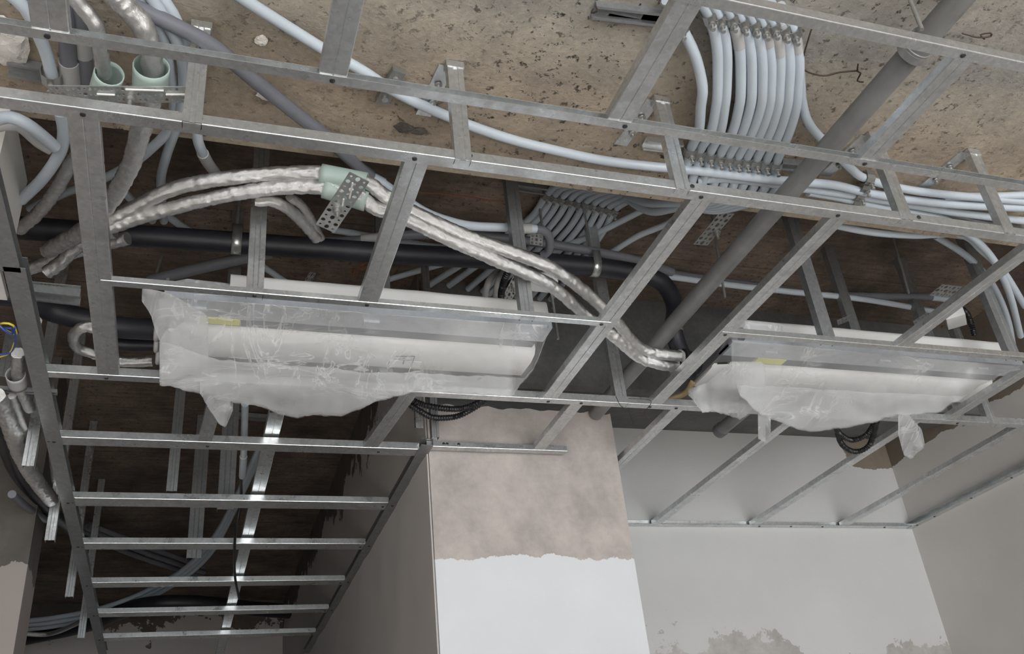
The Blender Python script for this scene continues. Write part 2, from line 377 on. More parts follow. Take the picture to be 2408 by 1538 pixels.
# ------------------------------------------------------------------ grid of steel profiles
X1, Y1_, Z1 = Vector((1, 0, 0)), Vector((0, 1, 0)), Vector((0, 0, 1))
def screw_part(root, p, n=Vector((0, 0, -1)), r=.0042):
    mb = MB(); a = p - n*.001; mb.ring([a, a + n*.0022, a + n*.003], [r, r, r*.55], 10); mb.build('screw', M['screw'], root, True)
def runner_x(x0, x1, Y, w, h, label, group, back=1, screws=(), tape=0, z=1.0, lipd=True, mat='galv', sidescrews=()):
    """channel running along X, underside at level z from Y to Y+w; back=-1 web on the near side, +1 on the far side"""
    root = empty('ceiling_track', W(x0, Y, z)); tag(root, label, 'ceiling track', group)
    e = .0016
    if back < 0: line = [(w, 0), (e, 0), (e*.3, e*.3), (0, e), (0, h), (w, h)]
    elif back == 2: line = [(0, 0), (w, 0), (w, h), (0, h)]
    else: line = [(0, 0), (w, 0), (w, h*.5), (w*.9, h)]
    t0, t1 = W(x0, Y, z), W(x1, Y, z)
    mb = MB().strip(line, -.0012 if back < 0 else .0012, t0, t1, Y1_, Z1); mb.build('channel', M[mat], root)
    for sx in screws: screw_part(root, W(sx, Y + w*.55, z - .0003))
    for sx in sidescrews: screw_part(root, W(sx, Y - .0005, z + h*.55), Vector((0, -1, 0)))
    return root
def member_y(X, y0, y1, label, group, w=.038, h=.017, z=1.0, cat='ceiling profile', mat='galv', screws=True, Xe=None):
    """furring profile running along Y, flange down, groove along its middle, returned lips at the top"""
    Xe = X if Xe is None else Xe
    a, b = W(X, y0, z+.0015), W(Xe, y1, z+.0015); root = empty('furring_profile', a); tag(root, label, cat, group)
    g = .0016
    e = .0014
    line = [(-w/2+.005, h), (-w/2, h), (-w/2, e), (-w/2+e*.3, e*.3), (-w/2+e, 0), (-g*.6, 0), (0, g*.6), (g*.6, 0), (w/2-e, 0), (w/2-e*.3, e*.3), (w/2, e), (w/2, h), (w/2-.005, h)]
    MB().strip(line, .0009, a, b, X1, Z1).build('channel', M[mat], root)
    return root
G_N, G_R, G_L, G_F = 'edge and carrier tracks running across', 'furring profiles beside the wrapped units', 'profiles of the left passage grid', 'furring profiles near the far wall'
runner_x(-.42, 1.75, .972, .0165, .012, 'thin dull edge track crossing the picture in front of the hanging posts', G_N, 2, [P(110, 77, 1).x, P(782, 187, 1).x, P(1471, 294, 1).x, P(2035, 383, 1).x])
runner_x(-.42, 1.75, 1.111, .023, .0195, 'long two-faced track with bright edge where the hanging posts end', G_N, -1, [P(195, 272, 1).x, P(975, 373, 1).x, P(1645, 468, 1).x, P(1967, 510, 1).x], sidescrews=[P(470, 275, Y=1.111).x, P(1105, 366, Y=1.111).x, P(1628, 440, Y=1.111).x, P(2160, 511, Y=1.111).x])
runner_x(.55, 1.5, .716, .0185, .017, 'near carrier track with shiny edge at the top right corner', G_N, -1, [P(2273, 121, 1).x])
runner_x(-.19, .838, 1.566, .017, .012, 'track passing under the front of the left wrapped unit', G_N, -1, [P(865, 712, 1).x, P(1417, 759, 1).x, P(600, 684, 1).x])
runner_x(1.115, 2.05, 1.566, .019, .014, 'track passing under the front of the right wrapped unit', G_N, -1, [P(1708, 784, 1).x])
runner_x(-.345, 2.6, 1.945, .024, .020, 'long track behind both wrapped units, shiny at its middle', G_N, -1, [P(250, 890, 1).x, P(1293, 939, 1).x, P(1360, 956, 1).x, P(1534, 951, 1).x, P(1585, 965, 1).x, P(2258, 991, 1).x])
runner_x(-.335, .575, 2.285, .045, .020, 'wide doubled track heading the passage grid', G_L, -1, [P(488, 1049, 1).x, P(118, 1052, 1).x, P(893, 1055, 1).x])
runner_x(.59, 1.0, 2.262, .024, .016, 'short track screwed to the pillar face', G_L, -1, sidescrews=[P(1043, 1040, Y=2.262).x, P(1051, 1041, Y=2.262).x, P(1078, 1042, Y=2.262).x])
for k, (yy, what) in enumerate([(2.70, 'nearest'), (3.10, 'second nearest'), (3.54, 'middle'), (3.96, 'second farthest'), (4.37, 'farthest')]):
    runner_x(-.325, .575, yy, .062, .019, what + ' plain cross profile between the passage rails', 'cross profiles of the passage grid', -1, [-.318, .562])
runner_x(1.175, 2.72, 2.868, .030, .022, 'dull perimeter track fixed along the far wall', G_F, 1, [P(x, y, 1).x for x, y in ((1780, 1241), (1855, 1241), (1930, 1241), (2074, 1243))])
def runner_y(x, y0, y1, w, h, label, group, side=-1, xe=None, screws=(), mat='galv'):
    xe = x if xe is None else xe
    a, b = W(x, y0, .9982), W(xe, y1, .9982); root = empty('ceiling_track', a); tag(root, label, 'ceiling track', group)
    line = [(w, 0), (0, 0), (0, h), (w, h)] if side < 0 else [(0, 0), (w, 0), (w, h), (0, h)]
    MB().strip(line, -.0012 if side < 0 else .0012, a, b, X1, Z1).build('channel', M[mat], root)
    for s in screws: screw_part(root, W(x + (xe-x)*(s-y0)/(y1-y0) + w*.5, s, .9979))
    return root
runner_y(-.348, 1.545, 4.7, .036, .024, 'long left rail of the passage grid', G_L, -1, None, [2.31, 2.735, 3.13, 3.57, 3.99, 4.4], 'galv_dark')
runner_y(-.362, 1.15, 1.56, .036, .022, 'short bent rail piece at the left edge above the long rail', G_L, -1, -.356, [], 'galv_dark')
runner_y(.572, 2.25, 4.8, .034, .020, 'dark rail fixed along the partition wall, spotted with plaster', G_L, 1, .572, [2.72, 3.12, 3.56, 3.98], 'galv_dark')
runner_y(2.69, 1.3, 2.895, .030, .022, 'perimeter track fixed along the right wall', G_F, 1, None, [2.35, 2.55, 2.75, 2.85])
# furring profiles
def seg(p0, p1, *a, **k):
    A = P(*p0, 1.0); B = P(*p1, 1.0); x = (A.x+B.x)/2; return x
member_y(-.222, .45, .985, 'wide profile at the upper left in front of the dark pipes', 'profiles between near carrier and edge track', .046)
member_y(.146, .45, .985, 'greenish profile crossing the pale sloping conduit near the top', 'profiles between near carrier and edge track', .040)
member_y(.598, .60, .985, 'profile running up to the top corner beside the conduit fan', 'profiles between near carrier and edge track', .042)
member_y(1.076, .728, .985, 'profile lying beside the grey drain pipe', 'profiles between near carrier and edge track', .036)
member_y(-.193, 1.115, 1.955, 'widest profile standing out at the left with faint groove', G_R, .044, screws=True)
member_y(.305, 1.115, 1.578, 'grooved profile ending above the left wrapped unit', G_R, .040)
member_y(.832, 1.115, 1.955, 'profile crossed by the foil pipes at the middle', G_R, .040)
member_y(1.128, 1.115, 1.955, 'brightly shining profile between the two wrapped units', G_R, .036)
member_y(1.620, 1.115, 1.578, 'profile running up from the right unit to the right edge', G_R, .036)
member_y(2.085, 1.45, 1.955, 'profile at the right end of the right wrapped unit', G_R, .034)
for x, y0, lab in ((.915, 1.965, 'short profile reaching the pillar beside the corrugated hose'), (1.204, 1.965, 'profile reaching back along the right flank of the pillar'), (1.58, 1.965, 'profile in front of the hanging strip of film'), (1.985, 1.965, 'profile under the right corrugated hose'), (2.385, 1.965, 'profile nearest the right wall')):
    member_y(x, y0, 2.286 if x < 1 else 2.885, lab, G_F, .034)
member_y(.475, 1.965, 2.30, 'slanting flat piece joining the left unit track to the passage grid', G_L, .040, Xe=.440)
member_y(.040, 1.965, 2.30, 'bright profile dropping from under the torn film', G_L, .034, Xe=.018)
member_y(.183, 2.15, 5.2, 'shiny lengthwise carrier lying over the passage grid', G_L, .038, z=1.024)

# ------------------------------------------------------------------ hanging posts
def hanger(X, Y, z0, z1, label, group, w=.028, d=.020, foot=0, mat='galv', cap=False, foot_dir=1):
    root = empty('hanging_post', W(X, Y, z0)); tag(root, label, 'hanging post', group)
    line = [(-w/2, d), (-w/2, 0), (-w*.18, 0), (-w*.12, .0015), (w*.12, .0015), (w*.18, 0), (w/2, 0), (w/2, d)]
    MB().strip(line, .0010, W(X, Y, z0), W(X, Y, z1), X1, Y1_).build('post', M[mat], root)
    if cap:
        MB().box(W(X, Y+d/2, z1-.008), (w+.004, d+.004, .014)).build('cap', M[mat], root)
    if foot:
        x = X - .012; fm = MB().strip([(-.014, .018), (-.014, 0), (.014, 0)], .001, W(x, Y+.01, z1-.004), W(x-.012, Y+.01+foot, z1-.004), X1, Z1).build('foot', M[mat], root)
        for q in (.35, .7):
            c = W(x-.004, Y+.01+foot*q, z1-.006)
            MB().ring([c, c-Z1*.003, c-Z1*.004, c-Z1*.009], [.007, .007, .0042, .0038], 12).build('bolt', M['rod'], fm, True)
    return root
HA = 'hanging posts along the long two-faced track'
for (bx, by), zt, lab in (((452, 268), 1.215, 'hanging post beside the perforated strap, upper left'), ((1095, 362), 1.222, 'hanging post crossed by the pale sloping conduit'), ((1612, 438), 1.222, 'hanging post left of the conduit fan'), ((2143, 508), 1.222, 'hanging post right of the drain pipe'), ((2388, 540), 1.222, 'hanging post at the right edge')):
    b = P(bx, by, 1.0); hanger(b.x, 1.108, 1.0, zt, lab, HA, .028, .016, .13, cap=True)
HB = 'hanging posts above the wrapped units'
for X, Y, zt, lab, w_ in ((.085, 1.570, 1.60, 'hanging post at the white front of the left unit', .032), (.647, 1.570, 1.60, 'dark hanging post near the right end of the left unit', .030), (1.412, 1.570, 1.60, 'dark two-ribbed hanging post over the right unit', .034), (1.035, 1.95, 1.60, 'bluish hanging post between the two units', .032), (1.86, 1.95, 1.60, 'dim hanging post behind the ochre stained ceiling over the right unit', .036), (1.98, 1.57, 1.60, 'dark hanging post near the right edge above the right unit end', .034), (2.15, 1.96, 1.60, 'bracket post behind the dark post at the right edge', .034), (2.245, 1.94, 1.35, 'short hanging post right of the film covered unit', .03), (.42, 1.95, 1.60, 'dark hanging post behind the black pipe, left of middle', .032), (.60, 2.2, 1.60, 'slim post seen below the black pipe', .02), (.06, 2.1, 1.60, 'black hanging post behind the silver pipes', .032)):
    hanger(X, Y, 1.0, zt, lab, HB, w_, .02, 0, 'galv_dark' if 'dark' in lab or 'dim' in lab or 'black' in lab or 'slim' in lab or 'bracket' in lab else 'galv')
HC = 'over-long hanging posts at the left rail'
for (px, py), lab in (((65, 1095), 'stubby post end in torn foil at the far left'), ((116, 1270), 'longest pale post hanging through the left rail'), ((162, 1403), 'second pale post dangling left of the left rail'), ((190, 1500), 'third and farthest pale post by the left rail')):
    q = P(px, py, X=-.375); hanger(-.375, q.y, q.z-EYE, 1.6, lab, HC, .026, .024)
for (px, py), yy, lab in (((700+0, 980), 2.6, 'x'),): pass
hanger(.10, 2.9, 1.045, 1.60, 'dark post rising behind the shiny passage carrier', HC, .05, .03, 0, 'galv_dark')
hanger(.02, 3.4, 1.045, 1.60, 'dim tall post deep in the passage', HC, .05, .03, 0, 'galv_dark')
hanger(-.06, 2.75, 1.045, 1.60, 'faint narrow post over the passage grid', HC, .03, .02, 0, 'galv_dark')
hanger(.555, 2.19, 1.02, 1.40, 'narrow bright post at the pillar corner', HC, .020, .014)
b = P(20, 890, 1.0)
hanger(P(12, 885, X=-.43).x, P(12, 885, X=-.43).y, P(12, 885, X=-.43).z-EYE, 1.2, 'bluish post stub with loose wires at the left edge', HC, .034, .026)
# rods
def rod(p0, p1, label, r=.0038):
    mb = MB(); path = crom([p0, p1], .004); mb.ring(path, [r*(1.0 if i % 2 else .86) for i in range(len(path))], 8)
    o = mb.build('threaded_rod', M['rod'], None, True); tag(o, label, 'threaded rod', 'threaded ceiling rods')
rod(P(1362, 425, Y=1.85), P(1390, 595, Y=1.85), 'threaded rod carrying the clip of the black pipe near the middle')
rod(W(P(1262, 440, Y=1.9).x, 1.9, 1.6), W(P(1262, 440, Y=1.9).x, 1.9, 1.15), 'threaded rod left of the clip rod')
rod(P(1672, 500, Y=1.75), P(1705, 700, Y=1.75), 'threaded rod below the slanted perforated strap')
rod(P(2098, 552, Y=1.75), P(2137, 690, Y=1.75), 'thin threaded rod over the right unit')
rod(P(1530, 500, Y=1.95), P(1560, 590, Y=1.95), 'short threaded rod behind the conduit loop')
rod(P(1290, 650, Y=2.1), P(1300, 725, Y=2.1), 'threaded rod at the right end of the left unit')
rod(P(380, 600, Y=2.1), P(362, 662, Y=2.1), 'threaded rod left of the left unit')
rod(P(562, 470, Y=1.85), P(556, 545, Y=1.85), 'thin rod carrying the pale clip on the black pipe')
rod(P(2140, 0, Y=.75), P(2168, 70, Y=.75), 'thin rod at the top beside the drain pipe')

# ------------------------------------------------------------------ pipes
def tube(name, pts, r, mat, label, cat, group=None, seg=12, jitter=0, step=.012, taper=None, bands=(), hollow=False):
    pv = [p if isinstance(p, Vector) else P(p[0], p[1], p[2]) for p in pts]
    fo = mat == 'foil'
    if fo: seg = 30; step = .0045; r *= .97
    path = crom(pv, step); n = len(path)
    rad = [r + ((taper - r) * i / n if taper else 0) for i in range(n)]
    root = None
    mb = MB(); mb.ring(path, rad, seg, jitter=jitter, seed=rnd.random()*50, crinkle=.30 if fo else 0)
    if not bands:
        o = mb.build(name, M[mat], None, True); tag(o, label, cat, group); return o
    root = empty(name, path[0]); tag(root, label, cat, group); mb.build('pipe', M[mat], root, True)
    for f0, f1, bm_, k, nm in bands:
        i0, i1 = int(f0*(n-1)), max(int(f1*(n-1)), int(f0*(n-1))+1)
        MB().ring(path[i0:i1+1], [x*k for x in rad[i0:i1+1]], seg).build(nm, M[bm_], root, True)
    return root
# big grey drain pipe
dr = [W(1.118, .55, 1.14), W(1.118, 1.4, 1.14), W(1.122, 2.296, 1.14)]
root = empty('drain_pipe', dr[0]); tag(root, 'thick dusty grey drain pipe running back from the top right', 'drain pipe')
MB().ring(crom(dr, .05), .0215, 28).build('pipe', M['drain'], root, True)
c = P(2180, 140, 1.13); y0 = c.y
MB().ring([W(1.118, y0-.035, 1.14), W(1.118, y0-.015, 1.14), W(1.118, y0-.014, 1.14), W(1.118, y0, 1.14)], [.0245, .0245, .0262, .0262], 28).build('socket', M['drain'], root, True)
MB().ring([W(1.118, y0-.01, 1.14), W(1.118, y0+.004, 1.14)], .0275, 28).build('clamp_ring', M['rod'], root, True)
tube('drain_pipe', [W(1.565, 2.0, 1.12), W(1.562, 2.34, 1.12)], .020, 'drain', 'short grey pipe stub with bolt behind the torn film', 'drain pipe', None, 20, bands=[(.93, 1, 'pvc_dark', 1.12, 'end_cap')])
# black insulated pipe
tube('insulated_pipe', [P(x, y, Y=1.85) for x, y in ((10, 533), (150, 543), (560, 571), (900, 595), (1200, 612), (1395, 627), (1535, 648))], .0258, 'black', 'long thick black insulated pipe running across under the dark slab', 'insulated pipe', None, 22)
tube('insulated_pipe', [P(1515, 645, Y=1.85), P(1560, 668, Y=1.84), (1587, 720, 1.24), (1585, 780, 1.16), (1612, 850, 1.10), (1650, 875, 1.085)], .0235, 'black', 'black insulated branch bending down to the right unit', 'insulated pipe', None, 18, .10, bands=[(.52, .58, 'foil', 1.03, 'foil_tape')])
tube('insulated_pipe', [(-30, 690, 1.12), (50, 700, 1.12), (120, 730, 1.12), (200, 752, 1.11), (280, 770, 1.10), (372, 775, 1.09)], .0240, 'black', 'thick black insulated pipe curving in from the left edge to the left unit', 'insulated pipe', 'black pipe ends at the left unit', 18, .05)
tube('insulated_pipe', [(255, 808, 1.09), (310, 812, 1.09), (372, 812, 1.09)], .0140, 'black', 'lower black pipe end beside the left unit', 'insulated pipe', 'black pipe ends at the left unit', 18, .05)
tube('insulated_pipe', [(1600, 842, 1.09), (1650, 858, 1.09), (1697, 868, 1.09)], .026, 'black', 'upper glossy black pipe end entering the right unit', 'insulated pipe', 'black pipe ends at the right unit', 18, .05)
tube('insulated_pipe', [(1590, 862, 1.075), (1640, 885, 1.075), (1680, 895, 1.075)], .016, 'black', 'lower thin black pipe end entering the right unit', 'insulated pipe', 'black pipe ends at the right unit', 18, .05)
def clip(px, py, X, Yc, zc, r, label, up=.035):
    root = empty('pipe_clip', W(X, Yc, zc)); tag(root, label, 'pipe clip', 'pipe clips on the black pipe')
    pts = [(Yc - r*1.02, zc + up)] + [(Yc - r*1.04*math.cos(a), zc - r*1.04*math.sin(a)) for a in [i*math.pi/12 for i in range(13)]] + [(Yc + r*1.02, zc + up)]
    mb = MB(); vs = []; fs = []
    for (y, z) in pts:
        for dx in (-.011, .011): vs.append(W(X+dx, y, z))
    for i in range(len(pts)-1): fs.append((2*i, 2*i+1, 2*i+3, 2*i+2))
    mb.add(vs, fs); o = mb.build('band', M['galv'], root, True); s = o.modifiers.new('thick', 'SOLIDIFY'); s.thickness = .0015
    return root
q = P(1397, 627, Y=1.85); clip(0, 0, q.x, 1.85, q.z-EYE, .0268, 'shiny clip on the black pipe below the middle rod')
q = P(556, 571, Y=1.85); clip(0, 0, q.x, 1.85, q.z-EYE, .0268, 'pale clip on the black pipe at the left')

# aluminium covered pipes
FG = 'silver foil pipes'
tube('foil_pipe', [(255, 520, 1.16), (320, 485, 1.17), (420, 440, 1.18), (540, 418, 1.18), (650, 408, 1.18), (760, 408, 1.17), (862, 430, 1.15), (900, 458, 1.14), (960, 492, 1.13), (1080, 548, 1.12), (1200, 592, 1.11), (1300, 632, 1.10), (1380, 690, 1.09), (1445, 752, 1.075), (1490, 805, 1.065), (1530, 828, 1.06), (1605, 838, 1.06)], .0152, 'foil', 'upper silver foil pipe of the pair crossing from left to the right unit', 'foil pipe', FG, 16, .10)
tube('foil_pipe', [(225, 545, 1.15), (330, 510, 1.16), (420, 485, 1.16), (520, 462, 1.16), (620, 445, 1.16), (740, 440, 1.15), (840, 460, 1.13), (880, 488, 1.12), (950, 512, 1.11), (1060, 565, 1.10), (1180, 618, 1.095), (1290, 668, 1.09), (1370, 735, 1.08), (1440, 788, 1.06), (1500, 838, 1.05), (1545, 855, 1.045), (1588, 862, 1.05)], .0152, 'foil', 'lower silver foil pipe of the pair crossing from left to the right unit', 'foil pipe', FG, 16, .10)
tube('foil_pipe', [(600, 470, 1.19), (650, 475, 1.19), (700, 510, 1.20), (745, 560, 1.21)], .0135, 'foil', 'silver foil pipe branching down behind the slanted perforated strap', 'foil pipe', FG, 14, .10)
tube('foil_pipe', [(680, 462, 1.2), (715, 490, 1.21), (755, 560, 1.22)], .010, 'foil', 'thin silver foil pipe squeezed beside the strap', 'foil pipe', FG, 12, .10)
tube('foil_pipe', [(160, -20, 1.10), (195, 20, 1.10), (225, 60, 1.10), (235, 110, 1.11), (245, 175, 1.12)], .0125, 'foil', 'silver foil pipe dropping into the open green sleeve', 'foil pipe', FG, 14, .10)
tube('foil_pipe', [(255, -30, 1.12), (300, 20, 1.12), (340, 70, 1.12), (357, 140, 1.12), (360, 200, 1.12), (350, 250, 1.12), (330, 310, 1.13), (310, 380, 1.14), (280, 440, 1.15), (245, 490, 1.16), (190, 545, 1.17), (110, 590, 1.18)], .0180, 'foil', 'thickest silver foil pipe passing through the split green sleeve', 'foil pipe', FG, 16, .08)
tube('foil_pipe', [(215, 330, 1.17), (170, 380, 1.17), (130, 450, 1.17), (90, 500, 1.17), (45, 540, 1.17)], .0135, 'foil', 'dull foil pipe behind the wide left profile', 'foil pipe', FG, 14, .08)
tube('foil_pipe', [(270, 545, 1.22), (190, 575, 1.21), (140, 620, 1.19), (110, 640, 1.18)], .0155, 'foil', 'foil pipe end with cut mouth below the black pipe', 'foil pipe', FG, 14, .1)
tube('foil_pipe', [(300, 560, 1.24), (180, 590, 1.24), (110, 615, 1.24), (50, 640, 1.24)], .0165, 'foil', 'pale foil pipe under the left end of the black pipe', 'foil pipe', FG, 14, .06)
tube('foil_pipe', [(260, 785, 1.07), (205, 768, 1.07), (175, 785, 1.07), (180, 815, 1.07), (215, 830, 1.07), (290, 850, 1.07), (360, 848, 1.07)], .013, 'foil', 'foil pipe looping back beside the left unit', 'foil pipe', FG, 14, .12)
tube('foil_pipe', [(-10, 930, .99), (20, 990, 1.0), (45, 1060, 1.0), (75, 1115, 1.0), (120, 1175, 1.03)], .0215, 'foil', 'thick crumpled foil pipe at the lower left', 'foil pipe', FG, 16, .1)
tube('foil_pipe', [(28, 930, 1.02), (50, 990, 1.02), (62, 1040, 1.02)], .010, 'foil', 'thin foil pipe beside the thick lower left one', 'foil pipe', FG, 12, .1)
tube('foil_pipe', [(85, 755, 1.08), (75, 810, 1.08), (90, 850, 1.08), (105, 900, 1.08), (115, 970, 1.09), (128, 1100, 1.1), (135, 1165, 1.1)], .0125, 'foil', 'foil pipe running down behind the long left rail', 'foil pipe', FG, 14, .08)
tube('foil_pipe', [(42, 830, 1.02), (45, 900, 1.02), (70, 960, 1.02)], .014, 'foil', 'foil pipe in the grey sleeve at the left edge', 'foil pipe', FG, 14, .08)
tube('insulated_pipe', [(0, 1000, 1.06), (40, 1110, 1.07), (110, 1190, 1.12), (170, 1250, 1.2)], .02, 'black', 'black insulated pipe behind the foil pipes at the lower left', 'insulated pipe', None, 14)

# green sleeves
def sleeve(pts, r, label, mat='sleeve'):
    path = crom([P(*p) for p in pts], .01); mb = MB(); n = len(path); seg = 20
    mb.ring(path, r, seg, cap=False); 
    o = mb.build('pipe_sleeve', M[mat], None, True); s = o.modifiers.new('thick', 'SOLIDIFY'); s.thickness = .0018; s.offset = 1
    tag(o, label, 'pipe sleeve', 'pale green plastic sleeves')
sleeve([(257, 172, 1.115), (242, 222, 1.125)], .0205, 'open pale green sleeve around the foil pipe, left of the split one')
sleeve([(356, 155, 1.12), (353, 212, 1.12)], .0255, 'split pale green sleeve around the thickest foil pipe')
sleeve([(755, 409, 1.17), (862, 430, 1.15)], .0180, 'upper pale green sleeve under the slanted perforated strap')
sleeve([(762, 442, 1.148), (862, 474, 1.125)], .0180, 'lower pale green sleeve under the slanted perforated strap')
sleeve([(42, 905, 1.02), (36, 880, 1.02)], .018, 'short grey sleeve at the left edge above the foil pipes', 'pvc_dust')

# conduits -------------------------------------------------------------
CG = 'pale grey plastic conduits'
def conduit(pts, label, r=.0092, mat='pvc', bands=(), group=CG, step=.014):
    return tube('conduit', pts, r, mat, label, 'conduit', group, 12, 0, step, bands=bands)
ords = ['leftmost', 'second from the left', 'third from the left', 'fourth from the left', 'fifth from the left', 'sixth from the left', 'fourth from the right', 'third from the right', 'second from the right', 'rightmost']
top_x = [(1600, 60), (1668, 38), (1692, 43), (1720, 42), (1746, 50), (1772, 55), (1796, 62), (1819, 60), (1843, 68), (1866, 74)]
mid_x = [1652, 1688, 1708, 1742, 1768, 1793, 1813, 1833, 1855, 1876]
bot_x = [(1626, 346), (1647, 351), (1671, 356), (1694, 361), (1715, 364), (1736, 367), (1757, 368), (1780, 371), (1803, 375), (1827, 378)]
row2 = [(1286, 458), (1302, 462), (1320, 466), (1339, 470), (1357, 474), (1376, 478), (1394, 482), (1412, 486), (1430, 490), (1446, 494)]
end2 = [(1010, 690), (1055, 692), (1100, 700), (1135, 706), (1150, 712), (1180, 716), (1210, 722), (1240, 726), (1262, 730), (1285, 735)]
for i in range(10):
    a, mx, b, c2, e2 = top_x[i], mid_x[i], bot_x[i], row2[i], end2[i]
    z0 = 1.205
    pts = [(a[0]-32, a[1]-60, z0), (a[0], a[1], z0), ((a[0]+mx)/2+8, a[1]+70, 1.19), (mx, 205, 1.18), (mx-4, 250, 1.18), ((mx+b[0])/2+4, 310, 1.19), (b[0], b[1], z0),
           (b[0]-8, b[1]+36, z0+.002), (b[0]-22+i, b[1]+80, 1.20)]
    # beyond the beam edge: loop and rise to the second clamp row under the slab
    k = 8 - i
    low = (1650 + i*9, 486 + i*1.8, 1.24 + .01*i)
    low = (1618+i*8.5, 458+i*4.0, 1.235)
    if i < 8: pts += [low, (1568+i*5, 448+i*1.5, 1.30), (1500+i*5, 424+1.6*i, 1.42)]
    else: pts += [low, (1600+(i-8)*12, 478+(i-8)*8, 1.28), (1525+(i-8)*8, 478+(i-8)*20, 1.36), (1475+(i-8)*5, 462+(i-8)*10, 1.46)]
    pts += [(c2[0]+42, c2[1]-26, 1.54), (c2[0], c2[1], 1.575), (c2[0]-60+i*2, c2[1]+72, 1.575), (e2[0], e2[1]-20, 1.57)]
    conduit(pts, 'pale grey conduit in the fan of ten, %s' % ords[i], .0098, bands=[(.034+.006*(i % 4), .052+.006*(i % 4), 'pvc_dust', 1.10, 'coupling')] if i % 2 or i > 4 else (), step=.016)
conduit([(540, -25, 1.19), (600, 15, 1.195), (700, 78, 1.2), (760, 115, 1.2), (850, 165, 1.2), (940, 222, 1.205), (1080, 285, 1.205), (1200, 327, 1.205), (1300, 352, 1.205), (1400, 374, 1.205), (1500, 388, 1.205), (1640, 402, 1.195), (1790, 420, 1.19), (1880, 428, 1.195), (1960, 435, 1.2), (2035, 452, 1.2), (2140, 470, 1.2), (2260, 482, 1.2), (2430, 490, 1.2)], 'long pale conduit sloping across the brown concrete from the top', .0098)
conduit([(1866, 74, 1.205), (1880, 160, 1.20), (1886, 240, 1.20), (1905, 295, 1.20), (1955, 350, 1.205), (2000, 395, 1.205), (2035, 420, 1.205), (2130, 445, 1.205), (2250, 460, 1.205), (2430, 475, 1.205)], 'conduit leaving the right side of the fan and passing behind the drain pipe')
conduit([(1640, 425, 1.2), (1700, 420, 1.2), (1800, 430, 1.2), (1900, 445, 1.2), (2020, 462, 1.205), (2130, 480, 1.205), (2250, 500, 1.205), (2430, 522, 1.205)], 'conduit running just under the long sloping one')
conduit([(1900, 452, 1.2), (1960, 462, 1.205), (2015, 474, 1.205), (2090, 490, 1.205), (2160, 502, 1.205), (2230, 520, 1.21), (2320, 590, 1.22), (2370, 680, 1.22), (2400, 790, 1.22)], 'conduit dropping down at the right edge')
conduit([(1950, 527, 1.25), (2050, 546, 1.24), (2150, 553, 1.24), (2260, 552, 1.23), (2310, 590, 1.23), (2360, 640, 1.23), (2410, 720, 1.23)], 'sagging conduit just under the long track at the right')
conduit([(2200, 555, 1.3), (2270, 600, 1.3), (2320, 650, 1.3), (2350, 700, 1.3), (2372, 760, 1.3), (2385, 830, 1.3)], 'inner conduit curving down near the right edge')
conduit([(2428, 458, 1.21), (2330, 462, 1.21), (2220, 462, 1.21)], 'topmost conduit at the right edge')
conduit([(865, 415, 1.24), (900, 432, 1.24), (960, 475, 1.245), (1020, 508, 1.25), (1100, 530, 1.26), (1190, 535, 1.27), (1260, 538, 1.28)], 'pale conduit joined to the dark pipe above the foil pair', .0105, bands=[(.0, .09, 'pvc', 1.2, 'coupling'), (.86, .97, 'pvc_dust', 1.2, 'coupling')])
conduit([(255, -20, 1.15), (300, 8, 1.15), (400, 55, 1.155), (500, 108, 1.16), (600, 190, 1.17), (700, 270, 1.18), (770, 325, 1.19), (830, 380, 1.22), (870, 412, 1.24)], 'dark grey pipe slanting across the upper left', .0125, 'pvc_dark')
conduit([(1225, 537, 1.29), (1275, 540, 1.29), (1292, 560, 1.29), (1290, 590, 1.29), (1275, 600, 1.29)], 'dark hooked conduit bend behind the middle post', .0105, 'pvc_dark')
conduit([(735, 568, 1.4), (850, 565, 1.4), (960, 552, 1.4), (1100, 553, 1.4), (1250, 568, 1.4), (1400, 592, 1.4), (1510, 615, 1.4), (1580, 640, 1.4)], 'dark conduit behind the black pipe', .0125, 'pvc_dark', bands=[(.12, .20, 'pvc_dust', 1.2, 'coupling')])
conduit([(780, 540, 1.5), (900, 560, 1.5), (1020, 580, 1.5), (1150, 592, 1.5), (1300, 610, 1.5)], 'pale conduit low behind the black pipe')
conduit([(1555, 640, 1.45), (1700, 662, 1.45), (1800, 675, 1.45), (1920, 692, 1.45), (2040, 696, 1.45), (2190, 698, 1.45), (2240, 705, 1.45)], 'dark conduit running over the right unit', .012, 'pvc_dark', bands=[(.92, .99, 'pvc', 1.1, 'coupling')])
conduit([(1570, 650, 1.42), (1700, 668, 1.42), (1850, 685, 1.42), (2000, 700, 1.42), (2100, 715, 1.42), (2195, 732, 1.42)], 'pale conduit under the dark one over the right unit')
conduit([(1440, 592, 1.55), (1500, 555, 1.55), (1560, 530, 1.55), (1600, 505, 1.55)], 'pale conduit slanting under the slab right of the fan')
conduit([(1300, 590, 1.56), (1400, 550, 1.56), (1500, 500, 1.56), (1540, 480, 1.56)], 'upper pale conduit slanting under the slab')
conduit([(850, 678, 1.55), (920, 655, 1.55), (1000, 632, 1.55), (1110, 600, 1.55)], 'pale conduit below the black pipe left of the fan ends')
conduit([(560, 575, 1.5), (610, 620, 1.5), (660, 655, 1.5), (720, 700, 1.5)], 'pale conduit slanting down behind the left unit')
for k, (p, lab) in enumerate([([(1140, 700, 1.35), (1150, 660, 1.38), (1180, 628, 1.50), (1200, 600, 1.592)], 'outer grey bend beside the small perforated bracket'), ([(1165, 705, 1.35), (1172, 660, 1.38), (1195, 628, 1.50), (1230, 595, 1.592)], 'inner grey bend beside the small perforated bracket')]):
    conduit(p, lab, .009, 'pvc_dust')
